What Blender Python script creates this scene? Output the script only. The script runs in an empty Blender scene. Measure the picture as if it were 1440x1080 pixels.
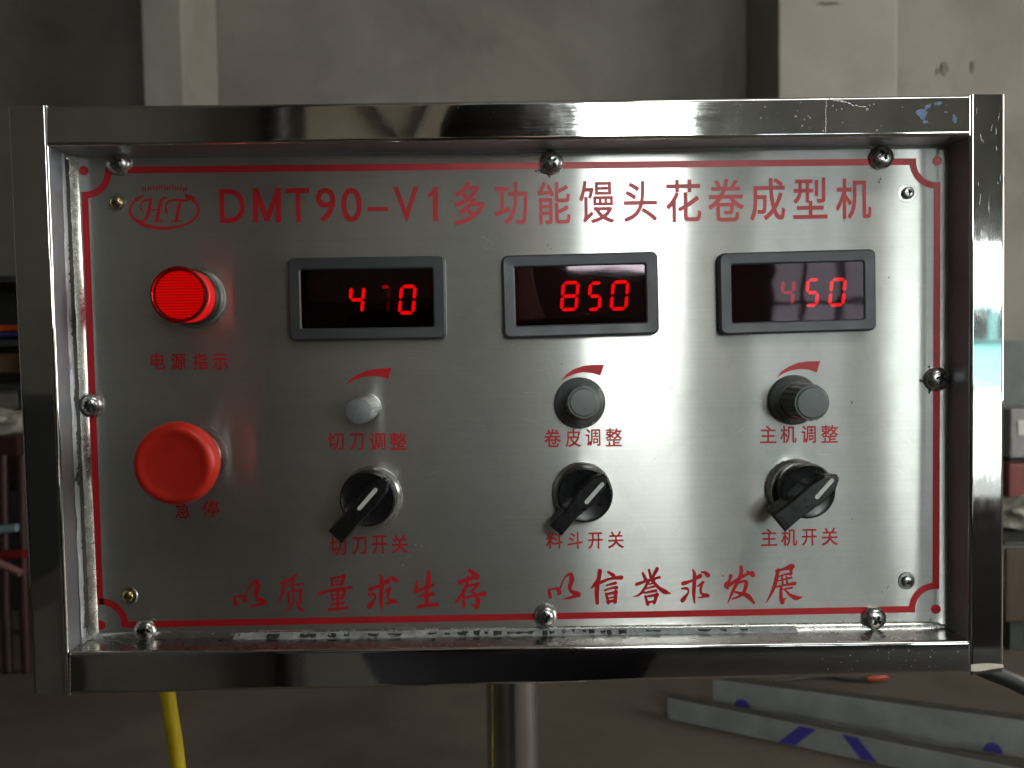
import bpy, bmesh, math, random
from mathutils import Matrix, Vector, Quaternion, noise
random.seed(7)
S = bpy.context.scene
COL = S.collection
R = math.radians
MM = 0.001
# panel millimetres: x right, h out of the face plate towards the viewer, z up from the middle of the printed border.
Z0 = 1300.0

# ---------------------------------------------------------------- camera, world, light, exposure
CAM = Vector((-8.54, -391.4, 19.6))
PITCH, YAW, ROLL = R(90 - 2.12), R(-0.843), R(-0.868)
RC = Matrix.Rotation(YAW, 3, 'Z') @ Matrix.Rotation(PITCH, 3, 'X') @ Matrix.Rotation(ROLL, 3, 'Z')
cd = bpy.data.cameras.new('camera')
cam = bpy.data.objects.new('camera', cd)
COL.objects.link(cam)
cd.sensor_width = 36
cd.lens = 27.0
cd.clip_start = 0.005
cd.clip_end = 200
cam.matrix_world = Matrix.Translation((CAM + Vector((0, 0, Z0))) * MM) @ RC.to_4x4()
cd.dof.use_dof = True
cd.dof.focus_distance = 0.385
cd.dof.aperture_fstop = 15
S.camera = cam
w = bpy.data.worlds.new('World')
S.world = w
w.use_nodes = True
w.node_tree.nodes['Background'].inputs[0].default_value = (0.8, 0.9, 1.0, 1)
w.node_tree.nodes['Background'].inputs[1].default_value = 0.05
S.view_settings.view_transform = 'Standard'
S.view_settings.look = 'None'
S.view_settings.exposure = 0
S.cycles.use_denoising = True
S.cycles.max_bounces = 8
S.cycles.glossy_bounces = 5
S.cycles.transparent_max_bounces = 12
S.cycles.caustics_reflective = True
S.cycles.sample_clamp_indirect = 6
S.cycles.blur_glossy = 0.3
WIN = 24.0          # radiance of the daylight seen through the openings


def at(u, v, h=0.0):
    """panel x, z (mm) of the point at height h above the plate seen at photo pixel u, v"""
    d = RC @ Vector(((u - 720) / 1080, -(v - 540) / 1080, -1))
    t = (-h - CAM.y) / d.y
    p = CAM + d * t
    return p.x, p.z


def P(x, h, z):
    return Vector((x, -h, z + Z0)) * MM


BEND0, BENDW, BENDS = 203.0, 21.6, 0.30
def bend(x):
    """the sheet curls a little towards the viewer along its right edge"""
    t = max(0.0, x - BEND0) / BENDW
    return BENDS * BENDW / 2.7 * t ** 2.7


def far(u, v, y):
    """world point (m) on the plane world y (m) for a photo pixel"""
    x, z = at(u, v, -y * 1000)
    return Vector((x * MM, y, (z + Z0) * MM))


def onfloor(u, v, z=0.0):
    d = RC @ Vector(((u - 720) / 1080, -(v - 540) / 1080, -1))
    o = (CAM + Vector((0, 0, Z0))) * MM
    return o + d * ((z - o.z) / d.z)


# ---------------------------------------------------------------- object helpers
def link(name, me, parent=None, loc=None, rot=None):
    o = bpy.data.objects.new(name, me)
    COL.objects.link(o)
    if parent is not None:
        o.parent = parent
    o['_w'] = 0
    if loc is not None:
        pw = wloc(parent)
        o.location = Vector(loc) - pw
    if rot is not None:
        o.rotation_euler = rot
    del o['_w']
    return o


def wloc(o):
    p = Vector((0, 0, 0))
    while o is not None:
        p = p + o.location
        o = o.parent
    return p


def tag(o, label=None, cat=None, group=None, kind=None):
    if label: o['label'] = label
    if cat: o['category'] = cat
    if group: o['group'] = group
    if kind: o['kind'] = kind
    return o


def empty(name, loc, parent=None):
    o = bpy.data.objects.new(name, None)
    o.empty_display_size = 0.05
    COL.objects.link(o)
    o.parent = parent
    o.location = Vector(loc) - wloc(parent)
    return o


class MB:
    """collects world-space (metre) geometry and links it as ONE mesh object"""
    def __init__(s):
        s.v = []; s.f = []; s.sm = []; s.mi = []; s.cur = 0

    def add(s, vs, fs, smooth=False):
        b = len(s.v)
        s.v += [Vector(p) for p in vs]
        for f in fs:
            s.f.append([i + b for i in f]); s.sm.append(smooth); s.mi.append(s.cur)
        return s

    def box(s, lo, hi, bev=0.0, M=None):
        lo = Vector(lo); hi = Vector(hi)
        if bev <= 0:
            vs = [(x, y, z) for x in (lo.x, hi.x) for y in (lo.y, hi.y) for z in (lo.z, hi.z)]
            fs = [(0, 1, 3, 2), (4, 6, 7, 5), (0, 4, 5, 1), (2, 3, 7, 6), (0, 2, 6, 4), (1, 5, 7, 3)]
            if M: vs = [M @ Vector(p) for p in vs]
            return s.add(vs, fs)
        bm = bmesh.new()
        bmesh.ops.create_cube(bm, size=1)
        for q in bm.verts:
            q.co = Vector((lo.x + (q.co.x + .5) * (hi.x - lo.x), lo.y + (q.co.y + .5) * (hi.y - lo.y), lo.z + (q.co.z + .5) * (hi.z - lo.z)))
        bmesh.ops.bevel(bm, geom=bm.edges[:], offset=bev, segments=2, profile=0.6, affect='EDGES')
        s.bm(bm, M)
        return s

    def bm(s, bm, M=None, smooth=False):
        bm.verts.ensure_lookup_table()
        s.add([(M @ q.co if M else q.co.copy()) for q in bm.verts], [[q.index for q in f.verts] for f in bm.faces], smooth)
        bm.free()

    def lathe(s, prof, M, n=48, rfun=None, smooth=True):
        """prof: (r, h) in mm, revolved round local z (h); M maps local metres to world"""
        vs = []; fs = []
        for (r, h) in prof:
            for k in range(n):
                a = 2 * math.pi * k / n
                rr = rfun(r, h, a) if rfun else r
                vs.append(M @ (Vector((rr * math.cos(a), rr * math.sin(a), h)) * MM))
        m = len(prof)
        for i in range(m - 1):
            for k in range(n):
                k2 = (k + 1) % n
                fs.append((i * n + k, i * n + k2, (i + 1) * n + k2, (i + 1) * n + k))
        if prof[0][0] > 0.001: fs.append(tuple(range(n))[::-1])
        if prof[-1][0] > 0.001: fs.append(tuple((m - 1) * n + k for k in range(n)))
        return s.add(vs, fs, smooth)

    def tube(s, path, r, n=12, smooth=True):
        path = [Vector(p) for p in path]
        rs = r if isinstance(r, (list, tuple)) else [r] * len(path)
        vs = []; fs = []
        up = Vector((0.13, 0.21, 0.97)).normalized()
        for i, p in enumerate(path):
            t = (path[min(i + 1, len(path) - 1)] - path[max(i - 1, 0)]).normalized()
            a = t.cross(up)
            if a.length < 1e-3: a = t.cross(Vector((1, 0, 0)))
            a.normalize(); b = t.cross(a).normalized(); up = a.cross(t).normalized() if i else up
            for k in range(n):
                th = 2 * math.pi * k / n
                vs.append(p + (a * math.cos(th) + b * math.sin(th)) * rs[i])
        for i in range(len(path) - 1):
            for k in range(n):
                k2 = (k + 1) % n
                fs.append((i * n + k, i * n + k2, (i + 1) * n + k2, (i + 1) * n + k))
        fs.append(tuple(range(n))[::-1]); fs.append(tuple((len(path) - 1) * n + k for k in range(n)))
        return s.add(vs, fs, smooth)

    def prism(s, poly, M, h0, h1, smooth=False):
        """poly (x, y) mm in local plane, extruded h0..h1 mm along local z"""
        n = len(poly)
        vs = [M @ (Vector((x, y, h)) * MM) for h in (h0, h1) for x, y in poly]
        fs = [tuple(range(n))[::-1], tuple(range(n, 2 * n))] + [(k, (k + 1) % n, n + (k + 1) % n, n + k) for k in range(n)]
        return s.add(vs, fs, smooth)

    def build(s, name, mats, parent=None, weld=False, uv=None, norm=True):
        c = Vector((0, 0, 0))
        if s.v:
            lo = Vector([min(p[i] for p in s.v) for i in range(3)]); hi = Vector([max(p[i] for p in s.v) for i in range(3)])
            c = (lo + hi) / 2
        me = bpy.data.meshes.new(name)
        me.from_pydata([p - c for p in s.v], [], s.f)
        me.polygons.foreach_set('use_smooth', s.sm)
        if not isinstance(mats, (list, tuple)): mats = [mats]
        for m in mats: me.materials.append(m)
        me.polygons.foreach_set('material_index', s.mi)
        if uv:
            ul = me.uv_layers.new(name='UVMap')
            for l in me.loops:
                ul.data[l.index].uv = uv(me.vertices[l.vertex_index].co + c)
        me.update()
        if norm:
            b = bmesh.new(); b.from_mesh(me); bmesh.ops.recalc_face_normals(b, faces=b.faces[:]); b.to_mesh(me); b.free()
        o = link(name, me, parent, c)
        if any(s.sm):
            try:
                me.set_sharp_from_angle(angle=R(38))
            except Exception:
                pass
        return o


def face(u, v, h=0.0, spin=0.0, tilt=(0, 0)):
    """matrix: local x right, y up, z towards the viewer, origin on the plate at that height"""
    x, z = at(u, v, h)
    return faceM(x, h, z, spin, tilt)


def faceM(x, h, z, spin=0.0, tilt=(0, 0)):
    return Matrix.Translation(P(x, h, z)) @ Matrix.Rotation(R(90), 4, 'X') @ Matrix.Rotation(R(tilt[0]), 4, 'X') @ Matrix.Rotation(R(tilt[1]), 4, 'Y') @ Matrix.Rotation(R(spin), 4, 'Z')


# ---------------------------------------------------------------- materials
def nodes(name):
    m = bpy.data.materials.new(name); m.use_nodes = True
    nt = m.node_tree
    return m, nt, nt.nodes['Principled BSDF']


def N(nt, t, **kw):
    n = nt.nodes.new(t)
    for k, v in kw.items(): setattr(n, k, v)
    return n


def ramp(nt, fac, stops):
    r = N(nt, 'ShaderNodeValToRGB')
    while len(r.color_ramp.elements) > len(stops): r.color_ramp.elements.remove(r.color_ramp.elements[-1])
    while len(r.color_ramp.elements) < len(stops): r.color_ramp.elements.new(1)
    for e, (p, c) in zip(r.color_ramp.elements, stops):
        e.position = p; e.color = (*c, 1) if isinstance(c, (tuple, list)) else (c, c, c, 1)
    nt.links.new(fac, r.inputs[0])
    return r.outputs[0]


def noise_tex(nt, scale, detail=4, rough=0.55, vec=None, dist=0.0, sc=None):
    n = N(nt, 'ShaderNodeTexNoise')
    n.inputs['Scale'].default_value = scale; n.inputs['Detail'].default_value = detail
    n.inputs['Roughness'].default_value = rough; n.inputs['Distortion'].default_value = dist
    tc = N(nt, 'ShaderNodeTexCoord')
    src = tc.outputs['Object']
    if sc:
        mp = N(nt, 'ShaderNodeMapping'); mp.inputs['Scale'].default_value = sc
        nt.links.new(src, mp.inputs[0]); src = mp.outputs[0]
    nt.links.new(src, n.inputs['Vector'])
    return n.outputs['Fac']


def bump(nt, b, height, strength, dist):
    n = N(nt, 'ShaderNodeBump'); n.inputs['Strength'].default_value = strength; n.inputs['Distance'].default_value = dist
    nt.links.new(height, n.inputs['Height'])
    if b.inputs['Normal'].is_linked:
        nt.links.new(b.inputs['Normal'].links[0].from_socket, n.inputs['Normal'])
    nt.links.new(n.outputs[0], b.inputs['Normal'])


def mat(name, col, rough=0.5, metal=0.0, var=0.0, vs=20, bs=0.0, bscale=200, bd=0.0005, spec=0.5, emit=None, es=0, rvar=0.0, coat=0):
    m, nt, b = nodes(name)
    b.inputs['Base Color'].default_value = (*col, 1)
    b.inputs['Roughness'].default_value = rough
    b.inputs['Metallic'].default_value = metal
    b.inputs['Specular IOR Level'].default_value = spec
    b.inputs['Coat Weight'].default_value = coat
    if var:
        f = noise_tex(nt, vs, 6, 0.6)
        c0 = tuple(max(0, c * (1 - var)) for c in col); c1 = tuple(min(1, c * (1 + var)) for c in col)
        nt.links.new(ramp(nt, f, [(0.3, c0), (0.7, c1)]), b.inputs['Base Color'])
    if rvar:
        f = noise_tex(nt, vs * 1.7, 5, 0.65)
        nt.links.new(ramp(nt, f, [(0.35, max(0.02, rough - rvar)), (0.7, min(1, rough + rvar))]), b.inputs['Roughness'])
    if bs:
        bump(nt, b, noise_tex(nt, bscale, 5), bs, bd)
    if emit:
        b.inputs['Emission Color'].default_value = (*emit, 1); b.inputs['Emission Strength'].default_value = es
    return m


def glow(name, col, s, var=0.0, vs=3, sc=None):
    m = bpy.data.materials.new(name); m.use_nodes = True
    nt = m.node_tree; nt.nodes.clear()
    e = N(nt, 'ShaderNodeEmission'); o = N(nt, 'ShaderNodeOutputMaterial')
    e.inputs[0].default_value = (*col, 1); e.inputs[1].default_value = s
    if var:
        f = noise_tex(nt, vs, 3, sc=sc)
        nt.links.new(ramp(nt, f, [(0.3, tuple(c * (1 - var) for c in col)), (0.7, col)]), e.inputs[0])
    nt.links.new(e.outputs[0], o.inputs[0])
    return m


def mirror_steel(name, horizontal=True, base=0.72, rough=0.03):
    m, nt, b = nodes(name)
    b.inputs['Metallic'].default_value = 1
    smudge = noise_tex(nt, 26, 6, 0.7, dist=0.6)
    nt.links.new(ramp(nt, smudge, [(0.35, (base, base, base * 0.985)), (0.75, (base * 0.86, base * 0.86, base * 0.87))]), b.inputs['Base Color'])
    sc = (1, 60, 60) if horizontal else (60, 60, 1)
    scr = noise_tex(nt, 60, 3, 0.6, sc=sc)
    s2 = noise_tex(nt, 40, 7, 0.75, dist=1.2)
    mx = N(nt, 'ShaderNodeMath', operation='MULTIPLY')
    nt.links.new(scr, mx.inputs[0]); nt.links.new(s2, mx.inputs[1])
    nt.links.new(ramp(nt, mx.outputs[0], [(0.18, rough), (0.42, rough + 0.06)]), b.inputs['Roughness'])
    bump(nt, b, noise_tex(nt, 16, 1, 0.4), 0.5, 0.00012)
    bump(nt, b, noise_tex(nt, 90, 2, 0.5), 0.35, 0.000008)
    return m


def brushed_steel():
    m, nt, b = nodes('brushed_steel')
    b.inputs['Metallic'].default_value = 1
    tc = N(nt, 'ShaderNodeTexCoord')
    grain = noise_tex(nt, 300, 4, 0.7, sc=(0.02, 1, 3.2))
    dust = noise_tex(nt, 55, 9, 0.78, dist=0.5)
    cloud = noise_tex(nt, 9, 5, 0.6)
    c = ramp(nt, grain, [(0.25, (0.49, 0.49, 0.472)), (0.75, (0.60, 0.60, 0.575))])
    d = ramp(nt, dust, [(0.46, 0.0), (0.76, 0.75)])
    mixc = N(nt, 'ShaderNodeMix', data_type='RGBA'); mixc.inputs[7].default_value = (0.36, 0.36, 0.345, 1)
    nt.links.new(d, mixc.inputs[0]); nt.links.new(c, mixc.inputs[6])
    nt.links.new(mixc.outputs[2], b.inputs['Base Color'])
    # grime spots: small dark flecks of dirt and rust on the sheet
    vo = N(nt, 'ShaderNodeTexVoronoi'); vo.inputs['Scale'].default_value = 42
    mp = N(nt, 'ShaderNodeMapping'); nt.links.new(tc.outputs['Object'], mp.inputs[0]); nt.links.new(mp.outputs[0], vo.inputs['Vector'])
    msk = noise_tex(nt, 31, 2, 0.5)
    a = N(nt, 'ShaderNodeMath', operation='LESS_THAN'); a.inputs[1].default_value = 0.03
    nt.links.new(vo.outputs['Distance'], a.inputs[0])
    a2 = N(nt, 'ShaderNodeMath', operation='GREATER_THAN'); a2.inputs[1].default_value = 0.62
    nt.links.new(msk, a2.inputs[0])
    a3 = N(nt, 'ShaderNodeMath', operation='MULTIPLY'); nt.links.new(a.outputs[0], a3.inputs[0]); nt.links.new(a2.outputs[0], a3.inputs[1])
    mix2 = N(nt, 'ShaderNodeMix', data_type='RGBA'); mix2.inputs[7].default_value = (0.12, 0.11, 0.10, 1)
    nt.links.new(a3.outputs[0], mix2.inputs[0]); nt.links.new(mixc.outputs[2], mix2.inputs[6])
    nt.links.new(mix2.outputs[2], b.inputs['Base Color'])
    inv = N(nt, 'ShaderNodeMath', operation='SUBTRACT'); inv.inputs[0].default_value = 1
    nt.links.new(a3.outputs[0], inv.inputs[1]); nt.links.new(inv.outputs[0], b.inputs['Metallic'])
    tg = N(nt, 'ShaderNodeTangent', direction_type='UV_MAP'); tg.uv_map = 'UVMap'
    bump(nt, b, noise_tex(nt, 5.5, 1, 0.4), 0.5, 0.0011)
    bump(nt, b, noise_tex(nt, 34, 3, 0.6), 0.4, 0.00005)
    bump(nt, b, noise_tex(nt, 420, 3, 0.7, sc=(0.03, 1, 2.5)), 0.25, 0.00003)
    nrm = b.inputs['Normal'].links[0].from_socket
    g1 = N(nt, 'ShaderNodeBsdfAnisotropic'); g2 = N(nt, 'ShaderNodeBsdfAnisotropic')
    for g, lo, hi, an in ((g1, 0.168, 0.20, 0.80), (g2, 0.33, 0.38, 0.72)):
        g.inputs['Anisotropy'].default_value = an; g.inputs['Rotation'].default_value = 0.25
        nt.links.new(ramp(nt, cloud, [(0.3, lo), (0.75, hi)]), g.inputs['Roughness'])
        nt.links.new(mix2.outputs[2], g.inputs['Color']); nt.links.new(nrm, g.inputs['Normal']); nt.links.new(tg.outputs[0], g.inputs['Tangent'])
    ms = N(nt, 'ShaderNodeMixShader'); ms.inputs[0].default_value = 0.42
    nt.links.new(g1.outputs[0], ms.inputs[1]); nt.links.new(g2.outputs[0], ms.inputs[2])
    g3 = N(nt, 'ShaderNodeBsdfAnisotropic'); g3.inputs['Roughness'].default_value = 0.72; g3.inputs['Color'].default_value = (0.56, 0.555, 0.53, 1)
    ms3 = N(nt, 'ShaderNodeMixShader'); ms3.inputs[0].default_value = 0.30
    nt.links.new(ms.outputs[0], ms3.inputs[1]); nt.links.new(g3.outputs[0], ms3.inputs[2]); ms = ms3
    ms2 = N(nt, 'ShaderNodeMixShader'); nt.links.new(a3.outputs[0], ms2.inputs[0])
    nt.links.new(ms.outputs[0], ms2.inputs[1]); nt.links.new(b.outputs[0], ms2.inputs[2])
    nt.links.new(ms2.outputs[0], nt.nodes['Material Output'].inputs['Surface'])
    return m


def wall_mat(name, c0, c1, sc=1.2):
    m, nt, b = nodes(name)
    f = noise_tex(nt, sc, 7, 0.62, dist=0.6)
    g = noise_tex(nt, sc * 2.6, 5, 0.6, dist=0.4)
    a = ramp(nt, f, [(0.3, c0), (0.68, c1)])
    st = ramp(nt, g, [(0.50, 0.0), (0.80, 0.5)])
    mx = N(nt, 'ShaderNodeMix', data_type='RGBA'); mx.inputs[7].default_value = tuple(x * 0.55 for x in c0) + (1,)
    nt.links.new(st, mx.inputs[0]); nt.links.new(a, mx.inputs[6]); nt.links.new(mx.outputs[2], b.inputs['Base Color'])
    b.inputs['Roughness'].default_value = 0.85
    bump(nt, b, noise_tex(nt, 60, 6), 0.4, 0.003)
    return m


M = {}
M['rail_h'] = mirror_steel('polished_steel_rail', True)
M['rail_v'] = mirror_steel('polished_steel_upright', False)
M['plate'] = brushed_steel()
M['red_ink'] = mat('red_screen_ink', (0.44, 0.008, 0.014), 0.50, var=0.10, vs=90, spec=0.3)
M['ledge'] = mat('smooth_inner_ledge', (0.40, 0.39, 0.37), 0.27, 1.0, var=0.2, vs=40, bs=0.3, bscale=90, bd=0.0002, rvar=0.08)
M['satin'] = mat('satin_inner_steel', (0.34, 0.37, 0.40), 0.45, 0.65, var=0.15, vs=25, bs=0.3, bscale=120, bd=0.0002, rvar=0.06)
def glint(m, amount):
    nt = m.node_tree; b = nt.nodes['Principled BSDF']
    g = N(nt, 'ShaderNodeBsdfAnisotropic'); g.inputs['Color'].default_value = (0.75, 0.62, 0.62, 1); g.inputs['Roughness'].default_value = 0.30
    mx = N(nt, 'ShaderNodeMixShader'); mx.inputs[0].default_value = amount
    nt.links.new(b.outputs[0], mx.inputs[1]); nt.links.new(g.outputs[0], mx.inputs[2]); nt.links.new(mx.outputs[0], nt.nodes['Material Output'].inputs['Surface'])
glint(M['red_ink'], 0.02)
M['chrome'] = mat('polished_screw_steel', (0.52, 0.52, 0.51), 0.27, 1.0, bs=0.35, bscale=900, bd=0.0001, rvar=0.05, vs=200)
M['yellow_tint'] = mat('yellow_tinted_steel', (0.55, 0.44, 0.22), 0.22, 1.0, bs=0.3, bscale=900, bd=0.0001)  # yellowish tint for the two small screws on the left
M['nickel'] = mat('dull_nickel', (0.50, 0.50, 0.49), 0.28, 1.0, bs=0.2, bscale=700, bd=0.0001)
M['slot'] = mat('shaded_slot_steel', (0.16, 0.155, 0.15), 0.35, 0.9)  # dark colour puts shade into the cross recesses of the screws
M['recess'] = mat('dark_recess', (0.05, 0.05, 0.05), 0.5, 0.6)
M['bezel'] = mat('dark_grey_bezel_plastic', (0.044, 0.047, 0.053), 0.42, bs=0.15, bscale=1500, bd=0.00005, var=0.08, vs=60, rvar=0.08)
M['black'] = mat('black_knob_plastic', (0.008, 0.0085, 0.009), 0.30, bs=0.2, bscale=1200, bd=0.00006, rvar=0.04, vs=160)
M['grey_knob'] = mat('grey_knob_plastic', (0.085, 0.098, 0.098), 0.38, bs=0.2, bscale=1200, bd=0.00006, var=0.12, vs=150, rvar=0.08)
M['light_cap'] = mat('pale_grey_cap_plastic', (0.17, 0.19, 0.20), 0.45, var=0.2, vs=260, bs=0.3, bscale=1500, bd=0.00008)
M['white_mark'] = mat('white_paint_mark', (0.55, 0.56, 0.54), 0.5, var=0.1, vs=400)
M['estop'] = mat('orange_red_button_plastic', (0.62, 0.027, 0.014), 0.36, bs=0.12, bscale=900, bd=0.00005, var=0.06, vs=80, rvar=0.08)
M['neck'] = mat('dark_neck_plastic', (0.02, 0.02, 0.02), 0.4)
M['pcb'] = mat('dark_display_back', (0.012, 0.004, 0.007), 0.5)
M['fold'] = mat('folded_plate_edge', (0.60, 0.61, 0.59), 0.26, 1.0, bs=0.3, bscale=300, bd=0.00012, var=0.12, vs=120, rvar=0.08)
M['sealant_pale'] = mat('pale_silicone_sealant', (0.30, 0.33, 0.335), 0.35, var=0.35, vs=200, bs=0.8, bscale=350, bd=0.0006)
M['sealant'] = mat('smeared_silicone_sealant', (0.36, 0.38, 0.38), 0.36, var=0.3, vs=150, bs=1.0, bscale=300, bd=0.0008)
M['gap'] = mat('blackened_gap', (0.030, 0.031, 0.030), 0.6)
M['yellow'] = mat('yellow_cable_sheath', (0.80, 0.60, 0.012), 0.42, var=0.12, vs=30, bs=0.2, bscale=300)
M['black_rubber'] = mat('black_rubber', (0.012, 0.012, 0.013), 0.5, bs=0.2, bscale=300)
M['floor'] = wall_mat('concrete_floor', (0.060, 0.046, 0.036), (0.120, 0.096, 0.074), 0.9)
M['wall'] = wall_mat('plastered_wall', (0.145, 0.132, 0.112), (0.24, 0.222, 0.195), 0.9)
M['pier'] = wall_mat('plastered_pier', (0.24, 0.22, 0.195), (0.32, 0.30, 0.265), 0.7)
M['dado'] = wall_mat('painted_dado', (0.10, 0.115, 0.11), (0.14, 0.155, 0.15), 1.5)
M['rear'] = wall_mat('rear_wall_plaster', (0.19, 0.195, 0.18), (0.31, 0.31, 0.28), 1.1)
M['daylight'] = glow('daylight_beyond', (0.95, 1.0, 0.985), WIN)
M['daylight_door'] = glow('daylight_beyond_door', (0.95, 1.0, 0.985), 22.0)
M['daylight_soft'] = glow('added_pane_glow', (0.86, 0.97, 1.0), WIN * 0.16, 0.25, 1.2)
M['side_daylight'] = glow('side_daylight', (1.0, 0.96, 0.88), 10.5)
M['wall_stain'] = mat('grubby_wall_mark', (0.14, 0.127, 0.108), 0.9, var=.3, vs=30)
M['frame_paint'] = mat('window_frame_paint', (0.12, 0.13, 0.12), 0.5)

# lens: dark red tinted acrylic, clear enough to read the digits behind it
lm = bpy.data.materials.new('tinted_display_window'); lm.use_nodes = True
nt = lm.node_tree; nt.nodes.clear()
tr = N(nt, 'ShaderNodeBsdfTransparent'); tr.inputs[0].default_value = (0.50, 0.06, 0.10, 1)
gl = N(nt, 'ShaderNodeBsdfGlossy'); gl.inputs['Roughness'].default_value = 0.03; gl.inputs[0].default_value = (0.62, 0.60, 0.66, 1)
fr = N(nt, 'ShaderNodeFresnel'); fr.inputs[0].default_value = 1.50
mx = N(nt, 'ShaderNodeMixShader'); ou = N(nt, 'ShaderNodeOutputMaterial')
bp = N(nt, 'ShaderNodeBump'); bp.inputs['Strength'].default_value = 0.5; bp.inputs['Distance'].default_value = 0.0002
nt.links.new(noise_tex(nt, 30, 2, 0.5), bp.inputs['Height']); nt.links.new(bp.outputs[0], gl.inputs['Normal'])
nt.links.new(fr.outputs[0], mx.inputs[0]); nt.links.new(tr.outputs[0], mx.inputs[1]); nt.links.new(gl.outputs[0], mx.inputs[2]); nt.links.new(mx.outputs[0], ou.inputs[0])
M['lens'] = lm
# lamp cap: red clear plastic
lm = bpy.data.materials.new('red_lamp_plastic'); lm.use_nodes = True
nt = lm.node_tree; nt.nodes.clear()
tr = N(nt, 'ShaderNodeBsdfTransparent'); tr.inputs[0].default_value = (0.30, 0.01, 0.012, 1)
gl = N(nt, 'ShaderNodeBsdfGlossy'); gl.inputs['Roughness'].default_value = 0.05
df = N(nt, 'ShaderNodeBsdfDiffuse'); df.inputs[0].default_value = (0.35, 0.01, 0.01, 1)
m0 = N(nt, 'ShaderNodeMixShader'); m0.inputs[0].default_value = 0.25
fr = N(nt, 'ShaderNodeFresnel'); fr.inputs[0].default_value = 1.5
mx = N(nt, 'ShaderNodeMixShader'); ou = N(nt, 'ShaderNodeOutputMaterial')
nt.links.new(tr.outputs[0], m0.inputs[1]); nt.links.new(df.outputs[0], m0.inputs[2])
nt.links.new(fr.outputs[0], mx.inputs[0]); nt.links.new(m0.outputs[0], mx.inputs[1]); nt.links.new(gl.outputs[0], mx.inputs[2]); nt.links.new(mx.outputs[0], ou.inputs[0])
M['lamp_cap'] = lm
def ribbed_lamp():
    """moulded horizontal ribs across the lit lens"""
    m = bpy.data.materials.new('lit_red_lamp'); m.use_nodes = True; nt = m.node_tree; nt.nodes.clear()
    e = N(nt, 'ShaderNodeEmission'); o = N(nt, 'ShaderNodeOutputMaterial'); wv = N(nt, 'ShaderNodeTexWave', bands_direction='Z')
    tc = N(nt, 'ShaderNodeTexCoord'); nt.links.new(tc.outputs['Object'], wv.inputs['Vector']); wv.inputs['Scale'].default_value = 230; wv.inputs['Distortion'].default_value = 1.2; wv.inputs['Detail'].default_value = 2
    nt.links.new(ramp(nt, wv.outputs['Fac'], [(0.10, (0.37, 0.0, 0.0)), (0.45, (1.0, 0.0, 0.0))]), e.inputs[0]); e.inputs[1].default_value = 2.3
    nt.links.new(e.outputs[0], o.inputs[0]); return m
M['lamp_core'] = ribbed_lamp()
M['lamp_side'] = glow('lit_red_lamp_side', (1.0, 0.06, 0.08), 3.0)
M['lamp_rim'] = mat('dark_red_rim', (0.10, 0.004, 0.004), 0.4)
M['seg'] = glow('lit_segment', (1.0, 0.02, 0.06), 3.4)
M['seg_dim'] = glow('weakly_lit_segment', (1.0, 0.02, 0.05), 1.1)
M['seg_faint'] = glow('barely_lit_segment', (1.0, 0.02, 0.03), 0.12)

# ================================================================ THE ROOM
def struct(o): o['kind'] = 'structure'; return o

FLOOR_Y0, FLOOR_Y1, RX, LX, CEIL = -16.0, 3.9, 6.2, -5.0, 5.2
mb = MB(); mb.add([(-30, -30, 0), (30, -30, 0), (30, 12, 0), (-30, 12, 0)], [(0, 1, 2, 3)])
struct(mb.build('floor', M['floor']))
BW = 3.75
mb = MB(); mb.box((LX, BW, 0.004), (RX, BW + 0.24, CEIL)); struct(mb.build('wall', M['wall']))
mb = MB(); mb.box((1.9, BW - 0.012, 0.004), (RX - 0.01, BW - 0.001, 1.36)); o = struct(mb.build('wall_paint_band', M['dado']))
mb = MB(); mb.box((LX - 0.24, -7.5, 0.004), (LX, BW, CEIL)); struct(mb.build('wall', M['rear']))
SK = (0.9, 3.6, -3.5, -2.7)      # roof light added to put bright lines on the rail edges
mb = MB()
mb.box((LX - 0.24, -7.74, CEIL), (SK[0], BW + 0.24, CEIL + 0.2)); mb.box((SK[1], -7.74, CEIL), (RX + 0.24, BW + 0.24, CEIL + 0.2))
mb.box((SK[0], -7.74, CEIL), (SK[1], SK[2], CEIL + 0.2)); mb.box((SK[0], SK[3], CEIL), (SK[1], BW + 0.24, CEIL + 0.2))
struct(mb.build('ceiling', M['rear']))
rf = empty('added_roof_light', ((SK[0] + SK[1]) / 2, (SK[2] + SK[3]) / 2, CEIL)); tag(rf, 'flat roof light added in the ceiling to brighten the rail edges', 'roof light')
mb = MB(); mb.box((SK[0] + .01, SK[2] + .01, CEIL + .12), (SK[1] - .01, SK[3] - .01, CEIL + .14)); mb.build('pane', M['side_daylight'], rf)
for k in range(1, 4):
    xx = SK[0] + (SK[1] - SK[0]) * k / 4; mb = MB(); mb.box((xx - .02, SK[2] + .01, CEIL + .06), (xx + .02, SK[3] - .01, CEIL + .11)); mb.build('glazing_bar', M['frame_paint'], rf)
for (u, v, a, b) in ((1328, 96, .028, .042), (1319, 101, .014, .018), (1368, 93, .012, .034), (1166, 5, .055, .010)):
    c = far(u, v, 3.288 if u < 1263 else 3.748 - u * 1e-6); n = 17; ring = []
    for k in range(n): t = 2 * math.pi * k / n; q = random.uniform(.6, 1.2); ring.append(c + Vector((a * q * math.cos(t), -.002, b * q * math.sin(t))))
    mb = MB(); mb.add(ring, [tuple(range(n))]); o = struct(mb.build('wall_stain', M['wall_stain']))
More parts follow.
